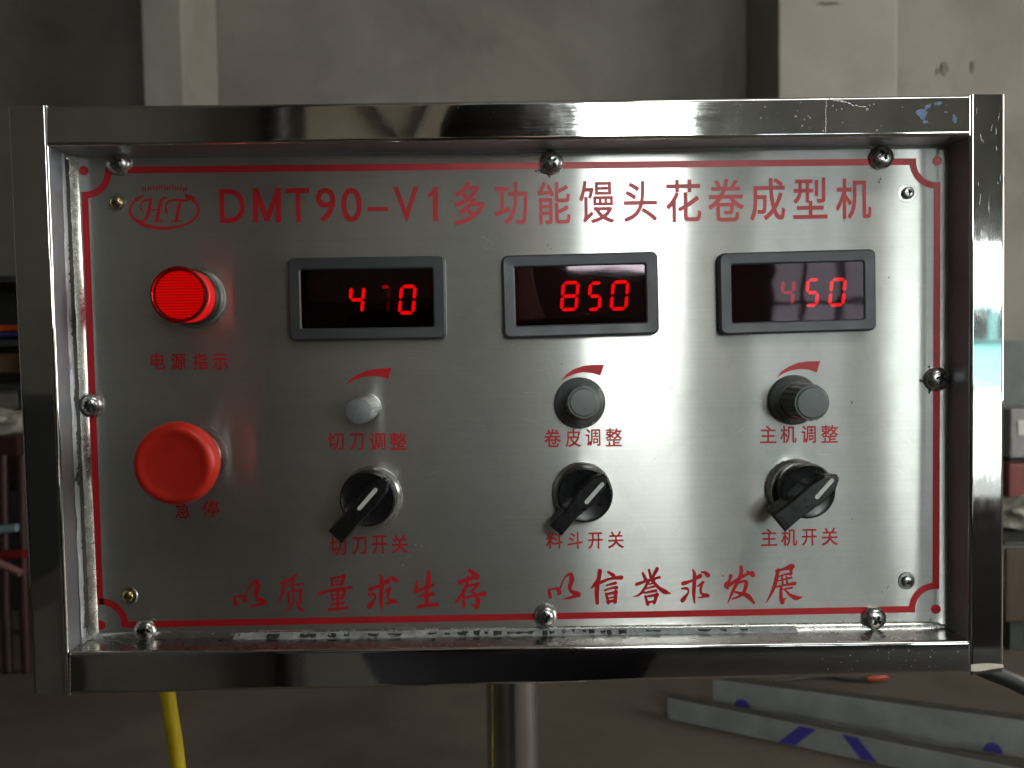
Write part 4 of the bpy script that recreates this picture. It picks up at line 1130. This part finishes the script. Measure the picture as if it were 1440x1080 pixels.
# ---------------------------------------------------------------- cables
def bez(pts, n=14): return [Vector(p) for p in smooth_path([tuple(p) for p in pts], n)]
mb = MB(); y = 0.05
pts = [far(234, 940, y), far(236, 975, y), far(241, 1010, y), far(247, 1050, y), far(251, 1090, y), far(252, 1150, y + .01), far(245, 1260, y + .03), far(250, 1400, y + .06), (-0.16, 0.30, 0.03), (-0.3, 0.9, 0.007)]
mb.tube(bez(pts), 0.0042, 14); tag(mb.build('yellow_cable', M['yellow']), 'bright yellow cable hanging from under the box', 'cable')
mb = MB(); y = 0.06
pts = [far(1352, 925, y), far(1392, 944, y), far(1420, 955, y), far(1450, 969, y), far(1500, 985, y), far(1580, 1030, y + .05), far(1640, 1180, y + .1), (0.46, 0.3, 0.4), (0.5, 0.5, 0.01), (0.9, 0.8, 0.01)]
mb.tube(bez(pts), 0.0054, 14); tag(mb.build('black_cable', M['black_rubber']), 'thick black cable leaving the right end of the box', 'cable')
# pale cream strip across the lower end of the right rail
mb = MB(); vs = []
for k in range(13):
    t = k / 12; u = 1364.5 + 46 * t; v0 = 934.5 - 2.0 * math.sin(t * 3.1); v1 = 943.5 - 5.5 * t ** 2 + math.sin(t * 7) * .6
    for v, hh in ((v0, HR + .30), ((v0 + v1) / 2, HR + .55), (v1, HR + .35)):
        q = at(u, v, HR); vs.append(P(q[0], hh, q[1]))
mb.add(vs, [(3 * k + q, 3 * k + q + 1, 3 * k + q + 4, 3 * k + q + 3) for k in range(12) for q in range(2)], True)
mb.build('cream_strip', mat('matte_cream', (0.62, 0.58, 0.48), 0.6, var=0.15, vs=200), root)

# ---------------------------------------------------------------- steel bars on the floor
M['bar'] = mat('dull_zinc_bar', (0.23, 0.24, 0.23), 0.42, 0.35, var=0.2, vs=9, bs=0.3, bscale=120, bd=0.0006, rvar=0.1)
M['bar_dark'] = mat('bar_flange', (0.045, 0.042, 0.038), 0.55, 0.3, var=0.25, vs=20)
M['blue'] = mat('blue_paint', (0.035, 0.022, 0.20), 0.5, var=0.2, vs=60)
def floor_bar(u0, v0, u1, v1, hgt, z, label, marks, ext=0.35, flange=0.045):
    """C-section bar: web facing the viewer, lips going back; its lower front edge runs through the two pixels"""
    A = onfloor(u0, v0, z); B = onfloor(u1, v1, z); d = (B - A); L = d.length; d.normalize(); B = A + d * (L + ext); L += ext
    n = Vector((-d.y, d.x, 0)).normalized(); up = Vector((0, 0, 1))
    if n.y < 0: n = -n
    r = empty('steel_bar', A); tag(r, label, 'steel bar', 'steel bars lying on the floor')
    def bx(a0, a1, b0, b1, c0, c1, name, mt, par=r):
        mb = MB(); vs = [A + d * a + n * b + up * c for a in (a0, a1) for b in (b0, b1) for c in (c0, c1)]
        mb.add(vs, [(0, 1, 3, 2), (4, 6, 7, 5), (0, 4, 5, 1), (2, 3, 7, 6), (0, 2, 6, 4), (1, 5, 7, 3)])
        return mb.build(name, mt, par)
    web = bx(0, L, 0, .004, 0.003, hgt, 'web', M['bar'])
    bx(0, L, .004, flange, hgt - .005, hgt - .001, 'flange', M['bar_dark'])
    bx(0, L, .004, flange, 0.003, .008, 'flange', M['bar_dark'])
    bx(0, L, flange, flange + .004, hgt - .03, hgt - .001, 'return_lip', M['bar_dark'])
    for poly in marks:
        mb = MB(); vs = []
        for (u, v) in poly:
            # ray meets the web plane
            dr = RC @ Vector(((u - 720) / 1080, -(v - 540) / 1080, -1)); o = (CAM + Vector((0, 0, Z0))) * MM
            t = (A - o).dot(n) / dr.dot(n); p = o + dr * t
            p.z = min(max(p.z, z + .006), z + hgt - .003)
            vs.append(p - n * 0.0012)
        m_ = len(vs); vs += [p + n * 0.0011 for p in vs]
        mb.add(vs, [tuple(range(m_)), tuple(range(m_, 2 * m_))[::-1]] + [(k, (k + 1) % m_, m_ + (k + 1) % m_, m_ + k) for k in range(m_)])
        mb.build('paint_mark', M['blue'], r)
    return r
blob = lambda cx, cy, rx, ry, sl=0: [(cx + rx * math.cos(k * math.pi / 8), cy - ry * math.sin(k * math.pi / 8) + sl * math.cos(k * math.pi / 8)) for k in range(9)]
floor_bar(939, 1012, 1238, 1076, 0.078, 0.0, 'zinc coloured channel bar lying nearest, crossed by two slanting blue stripes', [[(1095, 1044.5), (1118, 1049.5), (1148, 1020), (1125, 1016)], [(1184, 1028), (1206, 1032), (1234, 1073), (1210, 1069)]], 0.6)
floor_bar(1003, 1003, 1440, 1068, 0.125, 0.0, 'taller zinc coloured channel bar behind, with blue blots along its lower edge', [blob(1044, 994, 11, 11, 2), blob(1396, 1058, 14, 14, 2)], 0.6, 0.05)
# a red plug lying beyond the bars
p = onfloor(1232, 961); mb = MB()
mb.tube([p + Vector((-.04, 0, .02)), p + Vector((-.01, 0, .024)), p + Vector((.03, .01, .022)), p + Vector((.05, .01, .018))], [.010, .017, .017, .008], 12)
rp = empty('red_plug', p); tag(rp, 'small orange-red plug lying on the floor behind the bars', 'plug'); mb.build('plug_body', mat('orange_plastic', (0.25, 0.03, 0.012), .5), rp)
mb = MB(); mb.tube(bez([p + Vector((-.04, 0, .02)), p + Vector((-.10, .01, .012)), p + Vector((-.2, .05, .008)), p + Vector((-.4, .02, .008))], 6), .006, 8); mb.build('lead', M['black_rubber'], rp)

# ---------------------------------------------------------------- clutter at the left edge (2.6 m behind)
yl = 3.28
def slab(name, u0, v0, u1, v1, y, dep, mt, parent=None, bev=0.01):
    a = far(u0, v1, y); b = far(u1, v0, y)
    mb = MB(); mb.box((a.x, y, max(0.004, a.z)), (b.x, y + dep, b.z), bev); return mb.build(name, mt, parent)
M['shelf_dark'] = mat('dark_painted_steel', (0.02, 0.024, 0.022), 0.6, var=0.3, vs=5)
M['maroon'] = mat('maroon_paint', (0.03, 0.009, 0.009), 0.5, var=0.3, vs=8)
M['cloth'] = mat('pale_sacking', (0.34, 0.33, 0.28), 0.9, var=0.3, vs=20, bs=1, bscale=30, bd=.02)
rk = empty('storage_rack', (far(0, 600, yl).x, yl, 0)); tag(rk, 'dark steel storage rack at the left, shelves crowded with things', 'rack')
xa = far(-120, 500, yl).x; xb = far(46, 500, yl).x
for v in (388, 478, 541):
    zz = far(0, v, yl).z; mb = MB(); mb.box((xa, yl, zz - .03), (xb, yl + .40, zz)); mb.build('shelf', M['shelf_dark'], rk)
for xx in (xa, xb - .04):
    for yy in (yl + .001, yl + .36):
        mb = MB(); mb.box((xx, yy, 0.004), (xx + .04, yy + .04, far(0, 375, yl).z)); mb.build('upright', M['shelf_dark'], rk)
mb = MB(); mb.box((xa, yl + .405, .01), (xb, yl + .42, far(0, 385, yl).z)); mb.build('back_panel', M['shelf_dark'], rk)
tag(slab('orange_tray', -60, 456.5, 27, 467, yl + .05, .3, mat('orange_plastic_tray', (0.5, 0.06, 0.01), .5)), 'flat orange tray on the rack, upper row', 'tray')
tag(slab('blue_tray', -60, 467.6, 27, 474.6, yl + .06, .3, mat('blue_plastic_tray', (0.05, 0.05, 0.30), .5)), 'flat blue tray directly under the orange tray', 'tray')
tag(slab('brown_carton', -60, 497, 24, 526, yl + .05, .3, mat('brown_card', (0.10, 0.055, 0.02), .8, var=.3)), 'long brown carton standing on the middle shelf', 'carton')
tag(slab('grey_crate', -60, 545, 24, 578, yl + .02, .3, mat('grey_sheet', (0.13, 0.13, 0.12), .6, var=.3)), 'grey crate sitting on the lowest shelf of the rack', 'crate')
# white sack
c = far(12, 598, 3.03); mb = MB(); bm = bmesh.new(); bmesh.ops.create_icosphere(bm, subdivisions=4, radius=1)
for q in bm.verts:
    nz_ = noise.noise(q.co * 2.2) * .25 + noise.noise(q.co * 6) * .10
    q.co = Vector((q.co.x * .16, q.co.y * .12, max(-.056, q.co.z * .068))) * (1 + nz_)
mb.bm(bm, Matrix.Translation(c), True); tag(mb.build('white_sack', M['cloth']), 'crumpled off-white sack on the maroon cabinet', 'sack')
cb_ = empty('maroon_cabinet', (far(0, 700, 2.9).x, 2.9, 0)); tag(cb_, 'maroon painted metal cabinet below the white sack', 'cabinet')
slab('cabinet_body', -120, 612, 25, 690, 2.9, .34, M['maroon'], cb_)
slab('cabinet_foot', -120, 690, 30, 735, 2.91, .3, M['shelf_dark'], cb_)
for uu in (4, 30):
    a = far(uu, 640, 2.86); b = far(uu + 4, 850, 2.86); mb = MB(); mb.tube([a, b, (b.x, 2.86, .01)], .02, 10); mb.build('frame_tube', M['maroon'], cb_)
a = far(-60, 752, 2.82); b = far(24, 742, 2.82); mb = MB(); mb.tube([a, b], .018, 10); mb.build('frame_tube', mat('pale_blue_tube', (.16, .22, .25), .4), cb_)
a = far(-60, 786, 2.82); b = far(34, 779, 2.82); mb = MB(); mb.tube([a, b], .022, 10); mb.build('frame_tube', mat('bright_red_tube', (.12, .006, .006), .4), cb_)
a = far(-40, 775, 2.78); b = far(30, 806, 2.78); mb = MB(); mb.tube([a, b], .016, 10); mb.build('frame_tube', mat('pinkish_tube', (.20, .10, .10), .4), cb_)

# ---------------------------------------------------------------- clutter at the right edge
yr = 2.9
tb = empty('work_table', (far(1460, 800, yr).x, yr, 0)); tag(tb, 'brown wooden work table at the right, covered with bundles', 'table')
slab('table_top', 1412, 758, 1640, 768, yr - .1, .7, M['shelf_dark'], tb)
slab('apron', 1414, 768, 1640, 876, yr - .06, .02, mat('brown_wood', (0.045, 0.026, 0.012), .6, var=.3, vs=6), tb)
for uu in (1416, 1600):
    p = far(uu, 900, yr); mb = MB(); mb.box((p.x, yr - .02, .004), (p.x + .06, yr + .05, far(uu, 870, yr).z)); mb.build('leg', M['shelf_dark'], tb)
p0 = far(1450, 728, yr + .15); mb = MB(); bm = bmesh.new(); bmesh.ops.create_icosphere(bm, subdivisions=4, radius=1)
for q in bm.verts:
    k = 1 + noise.noise(q.co * 2.5) * .3 + .06 * math.sin(q.co.z * 9 + q.co.x * 4)
    q.co = Vector((q.co.x * .16, q.co.y * .12, max(-.075, q.co.z * .09))) * k
mb.bm(bm, Matrix.Translation(p0), True); tag(mb.build('cloth_bundle', M['cloth']), 'loosely folded pale cloth bundle on the work table', 'cloth')
tag(slab('red_box', 1419, 649, 1600, 701, yr + .3, .3, mat('dark_red_box', (0.13, 0.02, 0.018), .6, var=.25)), 'dark red box standing behind the cloth bundle', 'box')
mc = empty('grey_machine', (far(1470, 600, yr + .35).x, yr + .35, far(1470, 645, yr + .35).z)); tag(mc, 'grey machine with a pale window standing on the red box', 'machine')
slab('machine_body', 1421, 572, 1600, 644.5, yr + .35, .25, mat('grey_enamel', (0.17, 0.17, 0.17), .5, var=.2), mc)
slab('machine_window', 1432, 590, 1490, 612, yr + .345, .004, mat('pale_pane', (0.45, 0.45, 0.42), .3), mc, 0)
slab('base_strip', 1421, 644.6, 1600, 649, yr + .33, .28, M['shelf_dark'], mc, 0)

# ---------------------------------------------------------------- dark machines behind the viewer (reflected in the rails)
M['mblack'] = mat('black_machine_enamel', (0.012, 0.013, 0.014), 0.35, var=.3, vs=5)
M['mgrey'] = mat('grey_machine_sheet', (0.06, 0.06, 0.055), 0.5, var=.3, vs=5)
r = empty('dough_machine', (-1.5, -1.6, 0)); tag(r, 'black enamelled machine with a red hose standing before the added partition', 'machine')
mb = MB(); mb.box((-2.3, -1.95, .80), (-1.12, -1.4, 1.22), .03); mb.build('machine_body', M['mblack'], r)
mb = MB(); mb.box((-2.2, -1.93, .70), (-1.18, -1.45, .796), .01); mb.build('drip_tray', M['nickel'], r)
for x in (-2.15, -1.25):
    for y_ in (-1.88, -1.5):
        mb = MB(); mb.box((x - .03, y_ - .03, .004), (x + .03, y_ + .03, .699)); mb.build('leg', M['mgrey'], r)
mb = MB(); mb.tube([(-1.42, -1.36, 1.15), (-1.40, -1.33, 1.0), (-1.46, -1.33, .86)], .018, 10); mb.build('hose', mat('red_hose', (.35, .02, .01), .4), r)
r = empty('long_bench', (1.8, -2.9, 0)); tag(r, 'long dark bench standing in front of the doorway and windows', 'bench')
mb = MB(); mb.box((0.35, -3.2, .70), (3.6, -2.6, .745), .008); mb.build('bench_top', M['mgrey'], r)
mb = MB(); mb.box((0.4, -3.15, .12), (3.55, -2.66, .695)); mb.build('bench_body', M['mblack'], r)
for x in (.5, 3.4):
    mb = MB(); mb.box((x, -3.0, .004), (x + .08, -2.8, .118)); mb.build('bench_foot', M['mgrey'], r)

# ---------------------------------------------------------------- the photographer, dark jacket (reflected in the steel)
M['jacket'] = mat('black_jacket', (0.010, 0.010, 0.012), 0.8, bs=.6, bscale=40, bd=.004)
M['trousers'] = mat('dark_trousers', (0.012, 0.013, 0.02), 0.9)
M['skin'] = mat('skin', (0.42, 0.25, 0.17), 0.5)
M['hair'] = mat('black_hair', (0.01, 0.009, 0.008), 0.5)
def skin(name, verts, edges, radii, mt, parent, sub=2):
    if name != 'hand': verts = [(a, b, c * 0.955) for a, b, c in verts]
    me = bpy.data.meshes.new(name); me.from_pydata([Vector(v) for v in verts], edges, [])
    o = bpy.data.objects.new(name, me); COL.objects.link(o)
    md = o.modifiers.new('s', 'SKIN'); md.use_smooth_shade = True
    for i, rr in enumerate(radii):
        q = me.skin_vertices[0].data[i]; q.radius = (rr, rr) if not isinstance(rr, tuple) else rr; q.use_root = (i == 0)
    sb = o.modifiers.new('u', 'SUBSURF'); sb.levels = sub; sb.render_levels = sub
    dg = bpy.context.evaluated_depsgraph_get(); dg.update()
    m2 = bpy.data.meshes.new_from_object(o.evaluated_get(dg)); m2.materials.clear(); m2.materials.append(mt)
    bpy.data.objects.remove(o)
    ob = link(name, m2, parent); ob.location = -wloc(parent); return ob
per = empty('person', (0.0, -0.80, 0.0)); tag(per, 'person in a black jacket and dark trousers holding up a phone before the panel', 'person')
hx = 0.09
skin('body', [(0, -.80, .95), (0, -.79, 1.12), (0, -.77, 1.30), (0, -.75, 1.42), (0, -.73, 1.50), (0, -.70, 1.60), (0, -.69, 1.69),
              (-.10, -.80, .90), (-.12, -.78, .50), (-.13, -.82, .08), (-.13, -.70, .04), (.10, -.80, .90), (.12, -.78, .50), (.13, -.82, .08), (.13, -.70, .04)],
     [(0, 1), (1, 2), (2, 3), (3, 4), (4, 5), (5, 6), (0, 7), (7, 8), (8, 9), (9, 10), (0, 11), (11, 12), (12, 13), (13, 14)],
     [(.16, .12), (.16, .12), (.18, .12), (.11, .09), .055, (.075, .09), (.07, .08), .09, .065, .045, .035, .09, .065, .045, .035], M['skin'], per)
skin('jacket', [(0, -.80, .92), (0, -.79, 1.10), (0, -.77, 1.28), (0, -.75, 1.40), (0, -.74, 1.455), (-.19, -.75, 1.39), (-.29, -.68, 1.16), (-.13, -.465, 1.268), (.19, -.75, 1.39), (.29, -.68, 1.16), (.13, -.465, 1.268)],
     [(0, 1), (1, 2), (2, 3), (3, 4), (3, 5), (5, 6), (6, 7), (3, 8), (8, 9), (9, 10)], [(.19, .14), (.19, .14), (.21, .145), (.15, .11), .07, .075, .06, .042, .075, .06, .042], M['jacket'], per)
skin('trousers', [(0, -.80, .94), (-.10, -.80, .88), (-.12, -.78, .50), (-.13, -.82, .12), (.10, -.80, .88), (.12, -.78, .50), (.13, -.82, .12)], [(0, 1), (1, 2), (2, 3), (0, 4), (4, 5), (5, 6)], [(.17, .13), .105, .08, .065, .105, .08, .065], M['trousers'], per)
mb = MB(); bm = bmesh.new(); bmesh.ops.create_icosphere(bm, subdivisions=3, radius=1)
for q in bm.verts: q.co = Vector((q.co.x * .088, q.co.y * .105, q.co.z * .09 if q.co.y < .3 else max(q.co.z, .1) * .09))
mb.bm(bm, Matrix.Translation((0, -.705, 1.605)), True); mb.build('hair', M['hair'], per)
for sx in (-1, 1):
    px_ = -0.0085 + sx * 0.083
    vs = [(sx * .13, -.46, 1.215), (px_ + sx * .032, -.440, 1.262), (px_ + sx * .022, -.432, 1.290)]; ed = [(0, 1), (1, 2)]; rd = [.024, (.024, .017), (.024, .014)]
    for f in range(4):      # four fingers bent round the edge of the phone onto its lens side
        zz = 1.264 + f * .0185; L = (.85, 1.05, 1.0, .72)[3 - f]; k = len(vs)
        vs += [(px_ + sx * .017, -.424, zz), (px_ + sx * .008, -.4085, zz + .003), (px_ - sx * .006, -.4000, zz + .004), (px_ - sx * (.006 + .018 * L), -.4000, zz + .005)]
        ed += [(2, k), (k, k + 1), (k + 1, k + 2), (k + 2, k + 3)]; rd += [.0088, .0080, .0074, .0064]
    k = len(vs); vs += [(px_ + sx * .016, -.438, 1.262), (px_ - sx * .004, -.4285, 1.262), (px_ - sx * .026, -.4245, 1.270)]; ed += [(1, k), (k, k + 1), (k + 1, k + 2)]; rd += [.012, .0098, .0082]
    skin('hand', vs, ed, rd, M['skin'], per)
mb = MB(); mb.box((-.085, -.4150, 1.253), (.068, -.4075, 1.328), .003)
tag(mb.build('phone', mat('black_phone', (.01, .01, .012), .2)), 'black phone held level in both hands', 'phone')
